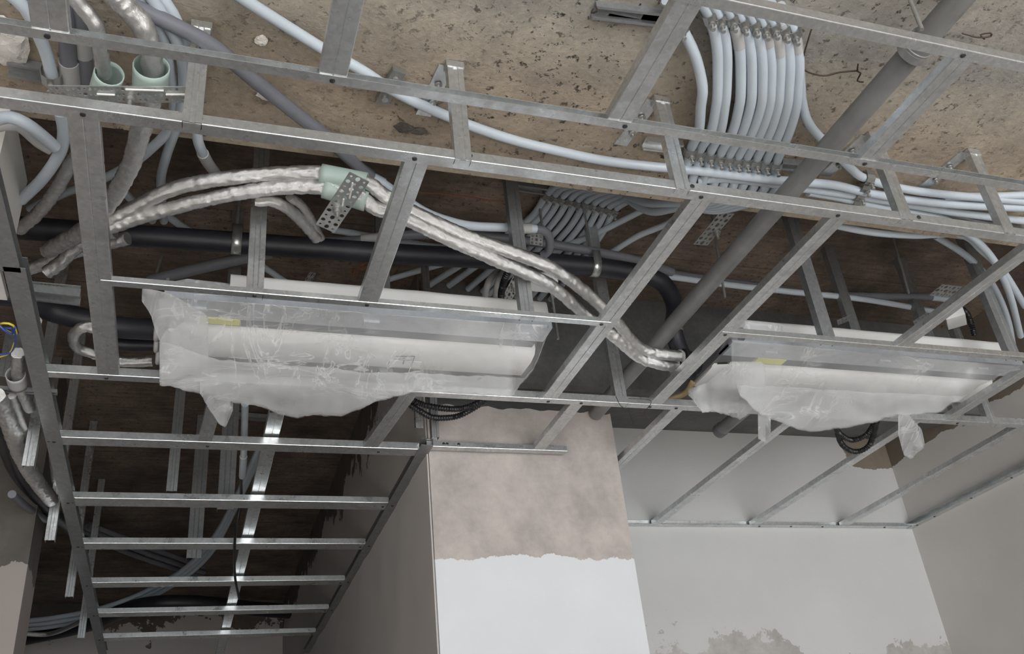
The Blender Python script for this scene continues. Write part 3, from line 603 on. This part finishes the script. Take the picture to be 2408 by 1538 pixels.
# upper left bundle
conduit([(15, -20, 1.16), (60, 20, 1.16), (90, 80, 1.16), (110, 130, 1.16), (122, 178, 1.16)], 'pale conduit entering the clamp at the far upper left', .0098)
conduit([(140, -20, 1.17), (155, 60, 1.17), (160, 130, 1.17), (168, 210, 1.17)], 'dark pipe between profile and foil pipe, upper left', .0135, 'pvc_dark', bands=[(.70, 1, 'pvc_dust', 1.12, 'socket')])
conduit([(175, -20, 1.18), (190, 60, 1.18), (198, 130, 1.18), (202, 210, 1.18)], 'second dark pipe beside the open sleeve', .0125, 'pvc_dark', bands=[(.40, .64, 'pvc_dust', 1.12, 'coupling')])
conduit([(320, -20, 1.17), (360, 40, 1.17), (390, 110, 1.175), (400, 180, 1.18), (410, 240, 1.185), (400, 300, 1.2), (360, 345, 1.22), (310, 385, 1.26), (230, 425, 1.3), (150, 455, 1.34), (70, 490, 1.38)], 'pale conduit left in the bundle beside the strap, sweeping down left')
conduit([(345, -20, 1.165), (385, 40, 1.165), (420, 110, 1.17), (432, 180, 1.175), (425, 250, 1.18), (410, 310, 1.2), (390, 370, 1.24), (378, 430, 1.3), (385, 520, 1.36)], 'pale conduit middle in the bundle, dropping behind the silver pipes')
conduit([(360, -25, 1.19), (405, 30, 1.185), (440, 120, 1.185), (448, 200, 1.185), (462, 310, 1.19), (470, 345, 1.2), (490, 385, 1.25), (515, 415, 1.3)], 'pale conduit right in the bundle with an open coupling', .0095, bands=[(.70, .93, 'pvc_dust', 1.18, 'coupling')])
conduit([(-20, 285, 1.1), (20, 275, 1.1), (60, 290, 1.1), (100, 320, 1.11), (128, 345, 1.12)], 'pale conduit arching over the plaster stub at the left edge', .0105)
conduit([(-20, 300, 1.13), (40, 295, 1.13), (90, 335, 1.13), (120, 352, 1.13)], 'second conduit under the arching one at the left edge', .0095, 'pvc_dust')
conduit([(142, 265, 1.15), (150, 310, 1.15), (140, 360, 1.15), (100, 420, 1.15), (50, 470, 1.16)], 'pale conduit curving left under the two-faced track', .0105)
conduit([(390, 505, 1.5), (440, 540, 1.5), (500, 575, 1.5)], 'dim conduit behind the crossing foil pipes', .010)
conduit([(270, 430, 1.5), (320, 480, 1.5), (360, 520, 1.5)], 'dim conduit behind the thickest foil pipe', .010)
tube('conduit', [(350, 660, 1.36), (450, 635, 1.37), (560, 610, 1.38), (640, 595, 1.39)], .015, 'pvc_dark', 'dark brown pipe rising behind the black pipe at the left', 'conduit', CG)
# passage
conduit([(576, 950, 1.10), (574, 1040, 1.10), (570, 1120, 1.10)], 'pale conduit dropping vertically over the passage with a cable in it', .0095, bands=[(.70, 1, 'pvc', 1.15, 'coupling')])
for k, (dz, lab) in enumerate([(0, 'upper'), (10, 'middle'), (20, 'lower')]):
    conduit([(40, 1462+dz, 1.3), (130, 1452+dz, 1.3), (230, 1432+dz, 1.32), (330, 1396+dz, 1.35), (430, 1340+dz, 1.38), (500, 1268+dz*1.3, 1.4), (560, 1160+dz, 1.42), (610, 1050+dz, 1.45)], lab + ' conduit of the long curve deep in the passage', .012)
tube('insulated_pipe', [(60, 1500, 1.3), (200, 1470, 1.3), (330, 1425, 1.3), (450, 1418, 1.3), (600, 1432, 1.3), (680, 1438, 1.3)], .038, 'black', 'black insulated pipe at the end of the passage', 'insulated pipe', None, 16)
tube('foil_pipe', [(50, 1490, 1.25), (120, 1490, 1.25), (200, 1458, 1.25)], .012, 'foil', 'dim foil pipe under the passage conduits', 'foil pipe', FG, 10)
for i in range(3):
    tube('conduit', [(190+i*10, 1245-i*6, 1.5), (300+i*20, 1300-i*8, 1.5), (480, 1360-i*14, 1.5)], .012, 'pvc_dark', 'dark slanting conduit under the passage slab, %s' % ['lowest of three', 'middle of three', 'highest of three'][i], 'conduit', 'dark conduits in the passage')
conduit([(28, 1162, 1.0), (60, 1190, 1.05), (105, 1222, 1.1)], 'open dark pipe stub by the lower left wall', .011, 'pvc_dark')
tube('cable', [(566, 1120, 1.10), (566, 1180, 1.08), (553, 1260, 1.0), (552, 1350, .97), (562, 1408, .95)], .0045, 'corr', 'black cable end hanging down through the passage grid', 'cable')
tube('hose', [(1630, 895, 1.06), (1610, 925, 1.05), (1560, 945, 1.04)], .008, 'ochre', 'ochre hose curving below the black pipe ends', 'hose')

# corrugated hoses
def corrugated(pts, r, label, group):
    path = crom([P(*p) for p in pts], .0022)
    rad = [r*(1 + .16*math.sin(i*2*math.pi/3.2)) for i in range(len(path))]
    o = MB().ring(path, rad, 14).build('corrugated_hose', M['corr'], None, True); tag(o, label, 'corrugated hose', group)
g = 'black corrugated hoses'
corrugated([(950, 925, 1.06), (985, 948, 1.04), (1040, 960, 1.03), (1090, 960, 1.04), (1140, 940, 1.06)], .0075, 'upper black corrugated hose looping by the pillar top', g)
corrugated([(945, 940, 1.05), (985, 965, 1.03), (1020, 982, 1.02), (1070, 980, 1.03), (1105, 965, 1.04), (1145, 940, 1.06)], .0075, 'lower black corrugated hose looping by the pillar top', g)
corrugated([(1960, 990, 1.02), (1975, 1020, 1.0), (2005, 1035, .99), (2040, 1020, 1.0), (2060, 985, 1.02)], .0075, 'inner black corrugated hose loop below the right unit', g)
corrugated([(1965, 1000, 1.01), (1980, 1045, .99), (2012, 1062, .98), (2045, 1045, .99), (2062, 990, 1.01)], .0075, 'outer black corrugated hose loop below the right unit', g)
corrugated([(1225, 615, 1.3), (1195, 640, 1.28), (1180, 680, 1.27), (1178, 715, 1.26)], .008, 'black corrugated hose behind the right end of the left unit', g)
corrugated([(2250, 720, 1.3), (2275, 740, 1.3), (2292, 790, 1.25)], .008, 'black corrugated hose above the right unit', g)

# clamps ---------------------------------------------------------------
def clamp(c, t, n, label, group, r=.0115):
    """U clamp with side flanges and a screw; t = pipe direction, n = away from the concrete"""
    t = t.normalized(); n = n.normalized(); s = t.cross(n).normalized()
    root = empty('conduit_clamp', c); tag(root, label, 'clamp', group)
    r *= 1.06
    line = [(-r*1.05, r*1.0), (-r*1.05, 0)] + [(-r*1.05*math.cos(a), -r*1.05*math.sin(a)) for a in (math.pi*.2, math.pi*.4, math.pi*.6, math.pi*.8)] + [(r*1.05, 0), (r*1.05, r*1.0)]
    bd = MB().strip(line, -.0012, c - t*.010, c + t*.010, s, -n).build('band', M['clamp'], root)
    q = c + n*(r*1.0) + t*.006
    MB().ring([q - n*.001, q + n*.004, q + n*.0042, q + n*.013, q + n*.0131, q + n*.0155], [.0062, .0062, .0026, .0026, .0046, .0040], 8).build('screw', M['rod'], bd, True)
DN = Vector((0, 0, -1))
for i in range(10):
    a = P(top_x[i][0], top_x[i][1], 1.205); a2 = P(top_x[i][0]+10, top_x[i][1]+30, 1.205)
    clamp(a, a2-a, DN, 'steel clamp of the top row over the conduit fan, %s' % ords[i], 'clamps of the top row')
    a = P(bot_x[i][0]-2, bot_x[i][1]+8, 1.205); a2 = P(bot_x[i][0]-10, bot_x[i][1]+44, 1.205)
    clamp(a, a2-a, DN, 'steel clamp of the lower row under the conduit fan, %s' % ords[i], 'clamps of the lower row')
    a = P(row2[i][0], row2[i][1], 1.575); a2 = P(row2[i][0]-60, row2[i][1]+72, 1.575)
    clamp(a, a2-a, DN, 'steel clamp in the row under the dark slab, %s' % ords[i], 'clamps under the slab', .0125)
for i, (x, y) in enumerate([(2040, 420), (2030, 438), (2018, 458), (2010, 474)]):
    a = P(x, y, 1.205); clamp(a, Vector((1, .03, 0)), DN, 'clamp on the conduit bundle right of the drain pipe, %s' % ['topmost', 'second', 'third', 'lowest'][i], 'clamps on the right conduit bundle')
clamp(P(122, 180, 1.16), Vector((0, 1, 0)), DN, 'dark clamp at the end of the far upper left conduit', None, .014)
for (x, y), lab in (((930, 180), 'upper dark steel bracket beside the sloping conduit'), ((905, 225), 'lower dark steel bracket beside the sloping conduit')):
    a = P(x, y, 1.212); root = empty('wall_bracket', a); tag(root, lab, 'bracket', 'brackets beside the sloping conduit')
    u = (P(x+14, y-25, 1.212)-a).normalized(); v = Vector((-u.y, u.x, 0))
    pl = MB().box(a, (.034, .024, .012), (u, v, Z1)).build('plate', M['clamp'], root)
    MB().ring([a-Z1*.006, a-Z1*.011], .006, 10).build('bolt', M['rod'], pl, True)
# mounting channels fixed to the concrete
def channel(p0, p1, z, w, label, mat='galv_dark'):
    a, b = P(*p0, z), P(*p1, z); t = (b-a).normalized(); s = Vector((-t.y, t.x, 0))
    root = empty('mounting_rail', a); tag(root, label, 'mounting rail', 'mounting rails on the concrete')
    MB().strip([(-w/2+.004, -w*.45), (-w/2, -w*.45), (-w/2, 0), (w/2, 0), (w/2, -w*.45), (w/2-.004, -w*.45)], .0013, a, b, s, Z1).build('channel', M[mat], root)
channel((1395, 18), (1600, 42), 1.225, .026, 'dark channel on the concrete at the top centre')
channel((1515, 332), (1600, 342), 1.218, .024, 'short channel at the foot of the post left of the fan', 'galv')
channel((1780, 375), (1900, 388), 1.218, .022, 'channel under the lower clamp row')
channel((20, 150), (125, 170), 1.218, .03, 'dark channel by the plaster at the far upper left')
channel((60, 678), (190, 692), 1.08, .034, 'slotted channel below the foil pipes at the left')
channel((0, 912), (135, 920), 1.02, .014, 'thin channel crossing behind the left rail')
channel((2170, 490), (2400, 545), 1.213, .03, 'flat dark channel lying on the concrete at the right')
channel((1190, 430), (1330, 452), 1.58, .024, 'channel under the slab left of the second clamp row')
channel((540, 972), (640, 980), 1.585, .03, 'short dark channel under the passage slab')
# perforated straps
def strap(a, b, c, z, nl, label, bolt=None, dz=0, ties=()):
    A = P(*a, z); L = P(*b, z+dz) - A; Wd = P(*c, z) - A
    root = empty('perforated_strap', A); tag(root, label, 'perforated strap', 'perforated steel straps')
    nw = 3; mb = MB()
    for i in range(nl):
        for j in range(nw):
            o = A + L*(i/nl) + Wd*(j/nw); l = L/nl; w_ = Wd/nw
            rr = .34 if (i+j) % 2 else .2
            sl = rr*1.25 if j == 1 else rr
            K = 12; outer = []; inner = []
            for k in range(K):
                an = 2*math.pi*k/K + math.pi/4; cx, sy = math.cos(an), math.sin(an)
                m_ = max(abs(cx), abs(sy)); outer.append(o + l*(.5+.5*cx/m_) + w_*(.5+.5*sy/m_)); inner.append(o + l*(.5+sl*cx) + w_*(.5+rr*sy))
            mb.add(outer+inner, [(k, (k+1) % K, K+(k+1) % K, K+k) for k in range(K)])
    bo = mb.build('plate', M['strap'], root); s = bo.modifiers.new('thick', 'SOLIDIFY'); s.thickness = .0016
    if bolt:
        q = P(*bolt, z); MB().ring([q+Z1*.012, q, q-Z1*.003, q-Z1*.0031, q-Z1*.010, q-Z1*.0101, q-Z1*.020], [.010, .010, .010, .007, .007, .0038, .0038], 12).build('bolt', M['rod'], bo, True)
    for (x, y), (x2, y2) in ties:
        MB().cyl(P(x, y, z-.004), P(x2, y2, z-.004), .0018, 6).build('cable_tie', M['tie'], root)
strap((112, 200), (446, 203), (122, 238), 1.085, 26, 'long perforated strap under the green sleeves, upper left', (307, 228), ties=[((295, 210), (385, 213)), ((228, 221), (270, 223)), ((390, 222), (440, 222))])
strap((822, 405), (742, 528), (868, 428), 1.098, 11, 'slanted perforated strap holding the pale green sleeves', (793, 492), ties=[((829, 430), (822, 466)), ((808, 468), (805, 484))])
strap((1692, 500), (1630, 575), (1727, 503), 1.30, 7, 'slanted perforated strap right of the conduit fan', (1685, 545))
strap((1248, 540), (1246, 574), (1278, 545), 1.33, 4, 'perforated strap behind the middle post')
strap((1212, 640), (1182, 697), (1228, 660), 1.28, 6, 'pale perforated bracket at the right end of the left unit', (1208, 672))
strap((2185, 695), (2232, 700), (2215, 668), 1.32, 5, 'perforated strap near the curving conduits, right')
strap((2285, 655), (2302, 642), (2295, 668), 1.30, 3, 'small perforated scrap left of the right conduits')
strap((1968, 753), (2000, 740), (1970, 764), 1.22, 4, 'perforated strap end above the right unit')
strap((2146, 755), (2180, 735), (2152, 765), 1.22, 4, 'second perforated strap end above the right unit')
strap((60, 660), (190, 672), (60, 668), 1.10, 14, 'perforated channel edge below the foil pipes at the left')
strap((700, 690), (728, 640), (715, 692), 1.57, 5, 'dim perforated strap below the black pipe')

# ------------------------------------------------------------------ fan coil units
def section_x(X0, X1, pts, name, mat, root, nx=1, smooth=True, jit=0):
    mb = MB(); n = len(pts); vs = []
    for i in range(nx+1):
        x = X0 + (X1-X0)*i/nx
        for k, (y, z) in enumerate(pts):
            d = jit*noise.noise(Vector((x*14, y*20, z*20))) if jit else 0
            vs.append(W(x, y + d, z + d))
    fs = []
    for i in range(nx):
        for k in range(n): fs.append((i*n+k, i*n+(k+1) % n, (i+1)*n+(k+1) % n, (i+1)*n+k))
    fs += [tuple(range(n))[::-1], tuple(nx*n+k for k in range(n))]
    return mb.add(vs, fs).build(name, M[mat], root, smooth)
def unit(xl, xr, white_l, label, yellow_x, tags, ys=0):
    z = 1.058
    root = empty('fan_coil_unit', W((xl+xr)/2, 1.85+ys, z)); tag(root, label, 'air conditioning unit')
    Y = lambda v: v + ys
    rt = [(Y(1.70), z+.02), (Y(1.70), z+.058)] + [(Y(1.70+.022*(1-math.cos(a))), z+.058+.022*math.sin(a)) for a in (.4, .8, 1.2, 1.57)] + [(Y(1.80), z+.08), (Y(1.80), z+.02)]
    section_x(white_l, xr-.005, rt, 'front_cover', 'white', root, 40, True, .004)
    lp = section_x(xl, xr, [(Y(1.700), z), (Y(1.765), z), (Y(1.765), z+.004), (Y(1.775), z+.006), (Y(1.775), z+.05), (Y(1.715), z+.05), (Y(1.715), z+.02), (Y(1.700), z+.02)], 'front_lip', 'lip', root)
    section_x(xl+.02, xr-.01, [(Y(1.776), z+.008), (Y(1.815), z+.012), (Y(1.815), z+.05), (Y(1.776), z+.05)], 'air_slot', 'slot', root)
    section_x(xl+.01, xr, [(Y(1.816), z+.010), (Y(1.826), z-.002), (Y(1.86), z-.006), (Y(1.93), z-.004), (Y(1.955), z+.01), (Y(1.965), z+.04), (Y(1.965), z+.08), (Y(1.816), z+.065)], 'casing', 'white', root, 30, True, .002)
    section_x(xl+.0, xl+.006, [(Y(1.72), z+.0), (Y(1.98), z-.004), (Y(1.98), z+.07), (Y(1.72), z+.06)], 'end_plate', 'endplate', root, 1, False)
    MB().box(W(yellow_x, Y(1.778), z+.002), (.085, .026, .006)).build('yellow_label', M['yellow'], lp)
    for tx in tags: 
        b = MB().box(W(tx, Y(1.735), z-.003), (.035, .016, .006)).build('latch', M['lip'], lp)
    for tx in tags[:1]: pass
    return root
uA, uB = P(385, 740, 1.058), P(1300, 770, 1.058)
unit(uA.x, uB.x, P(540, 680, 1.1).x, 'left air unit in crumpled film with white casing and yellow label', P(515, 757, 1.058).x, [P(465, 718, 1.055).x, P(880, 740, 1.055).x, P(1235, 770, 1.055).x])
uC, uD = P(1728, 800, 1.058), P(2392, 860, 1.058)
u2 = unit(uC.x, uD.x+.02, uC.x+.05, 'right air unit in film, with slotted grey end plate and yellow label', P(1830, 832, 1.058).x, [P(1832, 812, 1.055).x, P(2100, 835, 1.055).x, P(2330, 855, 1.055).x])
# paper sticker on the left unit
lb = P(955, 850, 1.048); 
par = [o for o in D.objects if o.name == 'fan_coil_unit'][0]
cs = [c_ for c_ in par.children if c_.name.startswith('casing')][0]
MB().box(W(lb.x, 1.90, 1.0495), (.075, .03, .0012)).build('sticker', M['paper'], cs)
mb = MB()
for a_, b_ in (((930, 838), (975, 838)), ((975, 838), (967, 862)), ((947, 842), (952, 842)), ((950, 848), (948, 856)), ((955, 848), (962, 847))):
    mb.cyl(P(*a_, 1.0482), P(*b_, 1.0482), .0010, 5)
mb.build('sticker_print', M['screw'], cs)
# slotted end plate of the right unit (seen obliquely) and hooks
root = u2
a, b = P(1735, 800, 1.06), P(1660, 920, 1.06)
ax = (b-a).normalized(); sd = Vector((-ax.y, ax.x, 0)); 
sc_ = MB().box((a+b)/2 + sd*(-.0) + Vector((-.004, 0, .02)), ((b-a).length, .05, .03), (ax, sd, Z1)).build('side_cover', M['endplate'], root)
for k in range(8):
    q = a.lerp(b, .45 + k*.055) + Vector((0, 0, .004)); MB().box(q, (.005, .026, .004), (ax, sd, Z1)).build('vent_slot', M['black'], sc_)
for (x, y) in ((1590, 845), (1578, 862)):
    c = P(x, y, 1.055); path = [c + Vector((0, math.cos(t)*.022, math.sin(t)*.022)) + X1*.01 for t in [i*math.pi/10 for i in range(-3, 17)]]
    tag(MB().ring(path, .004, 8).build('pipe_ring', M['pvc_dust'], None, True), 'grey ring around the %s pipe end by the right unit' % ('upper' if y < 850 else 'lower'), 'pipe ring')
for i, (x, y) in enumerate([(368, 780), (368, 806), (372, 835)]):
    c = P(x, y, 1.06); path = [c + Vector((0, math.cos(t)*.018, math.sin(t)*.018)) for t in [i2*2*math.pi/14 for i2 in range(15)]]
    tag(MB().ring(path, .005, 8).build('pipe_ring', M['pvc_dust'], None, True), 'grey ring at the left end of the left unit, %s' % ['highest', 'middle', 'lowest'][i], 'pipe ring')

# ------------------------------------------------------------------ plastic film
def lerp_tab(tab, x):
    if x <= tab[0][0]: return tab[0][1]
    for (a, b), (c, d) in zip(tab, tab[1:]):
        if x <= c: return b + (d-b)*(x-a)/(c-a)
    return tab[-1][1]
def film(top, bot, z0, z1, nx, ny, label, mat='plastic', amp=.008, ex=1.0, ragged_amp=3, group=None, freq=18, zf=None, fold=None):
    mb = MB(); sd = rnd.random()*40; x0 = max(top[0][0], bot[0][0]); x1 = min(top[-1][0], bot[-1][0]); vs = []; fs = []
    for i in range(nx+1):
        x = x0 + (x1-x0)*i/nx; yt, yb = lerp_tab(top, x), lerp_tab(bot, x)
        yb += ragged_amp*noise.fractal(Vector((x*.06, sd, 0)), 1, 2, 4)
        for j in range(ny+1):
            t = j/ny; y = yt + (yb-yt)*t; z = z0 + (z1-z0)*(t**ex)
            if zf: z = zf(x, y, z)
            p = P(x, y, z)
            k = amp*(.8*noise.noise(Vector((p.x*freq*.5+sd, p.y*freq*.5, 0))) + .5*abs(noise.noise(Vector((p.x*freq*.7+p.y*9, p.y*5, sd)))) + .18*noise.noise(Vector((p.x*freq*2, p.y*freq*2, sd))))
            p.z -= abs(k)*min(1, 4*t+.15); vs.append(p)
    for i in range(nx):
        for j in range(ny):
            a = i*(ny+1)+j; fs.append((a, a+1, a+ny+2, a+ny+1))
    mb.add(vs, fs)
    if fold:
        root = empty('plastic_film', vs[len(vs)//2]); tag(root, label, 'plastic film', group)
        o = mb.build('sheet', M[mat], root, True); s = o.modifiers.new('thick', 'SOLIDIFY'); s.thickness = .0006
        m2 = MB(); v2 = []; f2 = []; k2 = 14
        for i in range(nx+1):
            x = x0 + (x1-x0)*i/nx; yt, yb = lerp_tab(top, x), lerp_tab(bot, x); yf = lerp_tab(fold, x)
            t0 = min(.97, max(0, (yf-yt)/(yb-yt))); 
            for j in range(k2+1):
                t = t0 + (1-t0)*j/k2; q = t*ny; j0 = min(ny-1, int(q)); a = vs[i*(ny+1)+j0].lerp(vs[i*(ny+1)+j0+1], q-j0)
                v2.append(a + Vector((0, .001, .003 + .0025*noise.noise(a*30))))
        for i in range(nx):
            for j in range(k2):
                a = i*(k2+1)+j; f2.append((a, a+1, a+k2+2, a+k2+1))
        o = m2.add(v2, f2).build('folded_layer', M['plastic2'], root, True); s = o.modifiers.new('thick', 'SOLIDIFY'); s.thickness = .0006
        return root
    o = mb.build('plastic_film', M[mat], None, True); s = o.modifiers.new('thick', 'SOLIDIFY'); s.thickness = .0006
    tag(o, label, 'plastic film', group); return o
PG = 'protective films'
film([(375, 700), (600, 712), (900, 738), (1290, 765)], [(375, 905), (440, 915), (480, 925), (515, 940), (560, 948), (600, 952), (650, 972), (700, 982), (740, 975), (800, 978), (850, 962), (880, 945), (930, 932), (975, 922), (1060, 925), (1150, 930), (1205, 932), (1222, 905), (1255, 870), (1280, 810), (1290, 780)], 1.040, .965, 150, 46, 'big crumpled film sagging under the left unit', 'plastic', .010, 1.0, 3, PG, 18, None, [(375, 800), (470, 830), (520, 845), (700, 862), (900, 875), (1290, 890)])
film([(335, 675), (400, 690), (480, 735), (490, 745)], [(335, 700), (355, 740), (400, 870), (440, 895), (470, 905), (490, 910)], 1.036, 1.0, 36, 30, 'bunched film edge at the left end of the left unit', 'plastic2', .014, 1, 2, PG)
film([(470, 880), (500, 890), (540, 930), (548, 950)], [(470, 925), (490, 960), (520, 1000), (530, 1006), (548, 960)], .99, .95, 20, 24, 'torn strip of film hanging from the left unit', 'plastic2', .012, 1, 4, PG)
film([(1720, 765), (1735, 800), (1900, 815), (2100, 835), (2375, 860), (2400, 862)], [(1720, 870), (1740, 930), (1790, 975), (1850, 1000), (1900, 1015), (1950, 1010), (2000, 1002), (2060, 990), (2110, 975), (2200, 972), (2260, 940), (2310, 905), (2350, 885), (2380, 872), (2400, 866)], 1.040, .965, 130, 40, 'big crumpled film sagging under the right unit', 'plastic', .009, 1.0, 3, PG, 18, None, [(1720, 905), (1900, 915), (2100, 925), (2400, 940)])
film([(1618, 915), (1660, 900), (1720, 850), (1790, 850), (1800, 860)], [(1618, 925), (1650, 965), (1700, 972), (1740, 985), (1775, 960), (1800, 960)], 1.03, .98, 50, 26, 'frayed film hanging at the left end of the right unit', 'plastic2', .016, 1, 6, PG)
film([(1782, 955), (1800, 962), (1812, 970)], [(1782, 1030), (1800, 1038), (1812, 1015)], .98, .93, 10, 26, 'narrow strip of film dangling below the right unit', 'plastic2', .008, 1, 3, PG)
film([(2112, 975), (2135, 972), (2168, 1010), (2174, 1040)], [(2112, 1020), (2125, 1070), (2145, 1078), (2174, 1052)], .985, .93, 18, 24, 'torn flap of film hanging at the right unit', 'plastic2', .008, 1, 4, PG)
film([(1715, 765), (1760, 755), (1830, 765), (1840, 768)], [(1715, 788), (1770, 795), (1840, 800)], 1.11, 1.07, 24, 10, 'gathered film over the front of the right unit', 'plastic2', .008, 1, 2, PG)
film([(390, 665), (440, 655), (530, 665), (545, 668)], [(390, 690), (545, 695)], 1.11, 1.07, 24, 10, 'gathered film over the front of the left unit', 'plastic2', .008, 1, 2, PG)

# ------------------------------------------------------------------ small things
def lump(px, py, z, r, label, mat='blob'):
    c = P(px, py, z); bm = bmesh.new(); bmesh.ops.create_icosphere(bm, subdivisions=3, radius=1)
    for v in bm.verts:
        v.co *= 1 + .35*noise.fractal(v.co*1.6 + c*30, 1, 2, 3); v.co = Vector((v.co.x*r[0], v.co.y*r[1], v.co.z*r[2]))
    me = D.meshes.new('mortar_lump'); bm.to_mesh(me); bm.free(); me.materials.append(M[mat]); o = D.objects.new('mortar_lump', me); COL.objects.link(o); o.location = c
    tag(o, label, 'mortar lump', 'mortar lumps on the concrete')
lump(614, 95, 1.218, (.011, .010, .006), 'white mortar lump stuck on the concrete near the top')
lump(632, 226, 1.218, (.022, .010, .004), 'flat white mortar smear behind the dark slanting pipe')
lump(950, 300, 1.22, (.018, .012, .006), 'dark gravel nest above the two-faced track', 'darkcon')
lump(985, 308, 1.22, (.016, .010, .005), 'smaller dark gravel nest beside the first', 'darkcon')
lump(15, 95, 1.212, (.03, .05, .012), 'large white mortar cake at the upper left edge')
lump(1255, 965, Y=None, z=1.14, r=(.03, .012, .012), label='rough mortar crumb along the pillar top') if False else None
def wire(pts, label, r=.0016, mat='wire'):
    o = MB().ring(crom([P(*p) for p in pts], .006), r, 6).build('wire', M[mat], None, True); tag(o, label, 'wire', 'thin loose wires')
wire([(1911, 60, 1.20), (1900, 95, 1.19), (1888, 140, 1.19), (1892, 165, 1.19), (1935, 178, 1.19), (1975, 170, 1.19), (2018, 166, 1.19)], 'rusty wire hanging from the top right track toward the drain pipe')
wire([(2018, 150, 1.19), (2016, 168, 1.185), (2024, 172, 1.19), (2016, 190, 1.19), (2030, 193, 1.19)], 'knotted wire end beside the drain pipe')
wire([(2262, 78, 1.2), (2300, 88, 1.19), (2330, 85, 1.19), (2328, 78, 1.19), (2305, 82, 1.19), (2315, 92, 1.19)], 'twisted wire loop at the top right')
wire([(1448, 932, .99), (1460, 955, .985), (1475, 962, .98), (1482, 975, .98), (1490, 998, .975)], 'left thin black wire over the shiny track', .0009)
wire([(1478, 937, .99), (1525, 940, .985), (1530, 950, .985), (1514, 972, .98), (1528, 988, .975)], 'right thin black wire over the shiny track', .0009)
wire([(1395, 20, 1.21), (1390, 30, 1.205), (1405, 26, 1.2), (1400, 12, 1.205)], 'twisted wire at the end of the dark top channel')
wire([(-10, 765, .98), (10, 760, .97), (30, 765, .97), (38, 785, .97), (20, 780, .97), (0, 768, .97)], 'yellow wire loop at the left edge', .0022, 'wire_yel')
wire([(-10, 770, .975), (15, 772, .965), (32, 775, .965), (36, 800, .965), (25, 828, .965), (-10, 835, .965)], 'blue wire loop at the left edge', .0022, 'wire_blue')
wire([(-10, 758, .97), (12, 778, .96), (28, 785, .96), (35, 770, .96)], 'second blue wire at the left edge', .0022, 'wire_blue')
wire([(-10, 842, .965), (22, 830, .965), (34, 805, .965)], 'second yellow wire under the blue loop', .0018, 'wire_yel')
# junction box piece near the left unit
c = P(1265, 655, 1.33); mb = MB().box(c, (.09, .05, .05)); tag(mb.build('junction_box', M['white']), 'small pale box behind the foil pipes at the middle', 'junction box')
c = P(2245, 745, 1.2); mb = MB().box(c, (.07, .05, .035), (Vector((.7, .7, 0)), Vector((-.7, .7, 0)), Z1)); tag(mb.build('junction_box', M['white']), 'small pale box above the right unit', 'junction box')
# beam end fittings: plaster smears on the partition rail

def mark(pts, z, label):
    o = MB().ring(crom([P(x, y, z) for x, y in pts], .006), .0011, 5).build('chalk_mark', M['chalk'], None, True); tag(o, label, 'chalk mark', 'orange chalk marks under the slab')
zc = 1.5985
mark([(985, 452), (1040, 456), (1110, 464), (1205, 480)], zc, 'long red chalk line under the slab left of the middle post')
mark([(818, 655), (826, 640), (835, 632), (830, 650), (842, 640)], zc, 'orange scrawl under the slab, lower end')
mark([(840, 640), (850, 622), (857, 620), (848, 634), (860, 630)], zc, 'orange scrawl under the slab, upper end')
mark([(845, 628), (862, 617), (868, 622), (856, 632)], zc, 'orange loop beside the scrawl under the slab')
mark([(1425, 508), (1436, 503), (1462, 500), (1440, 508), (1430, 516)], zc, 'short orange mark under the slab right of the second clamp row')

c = P(-8, 655, 1.03); tag(MB().box(c, (.022, .13, .012)).build('plaster_board', M['white']), 'white board edge at the far left beside the long rail', 'board')
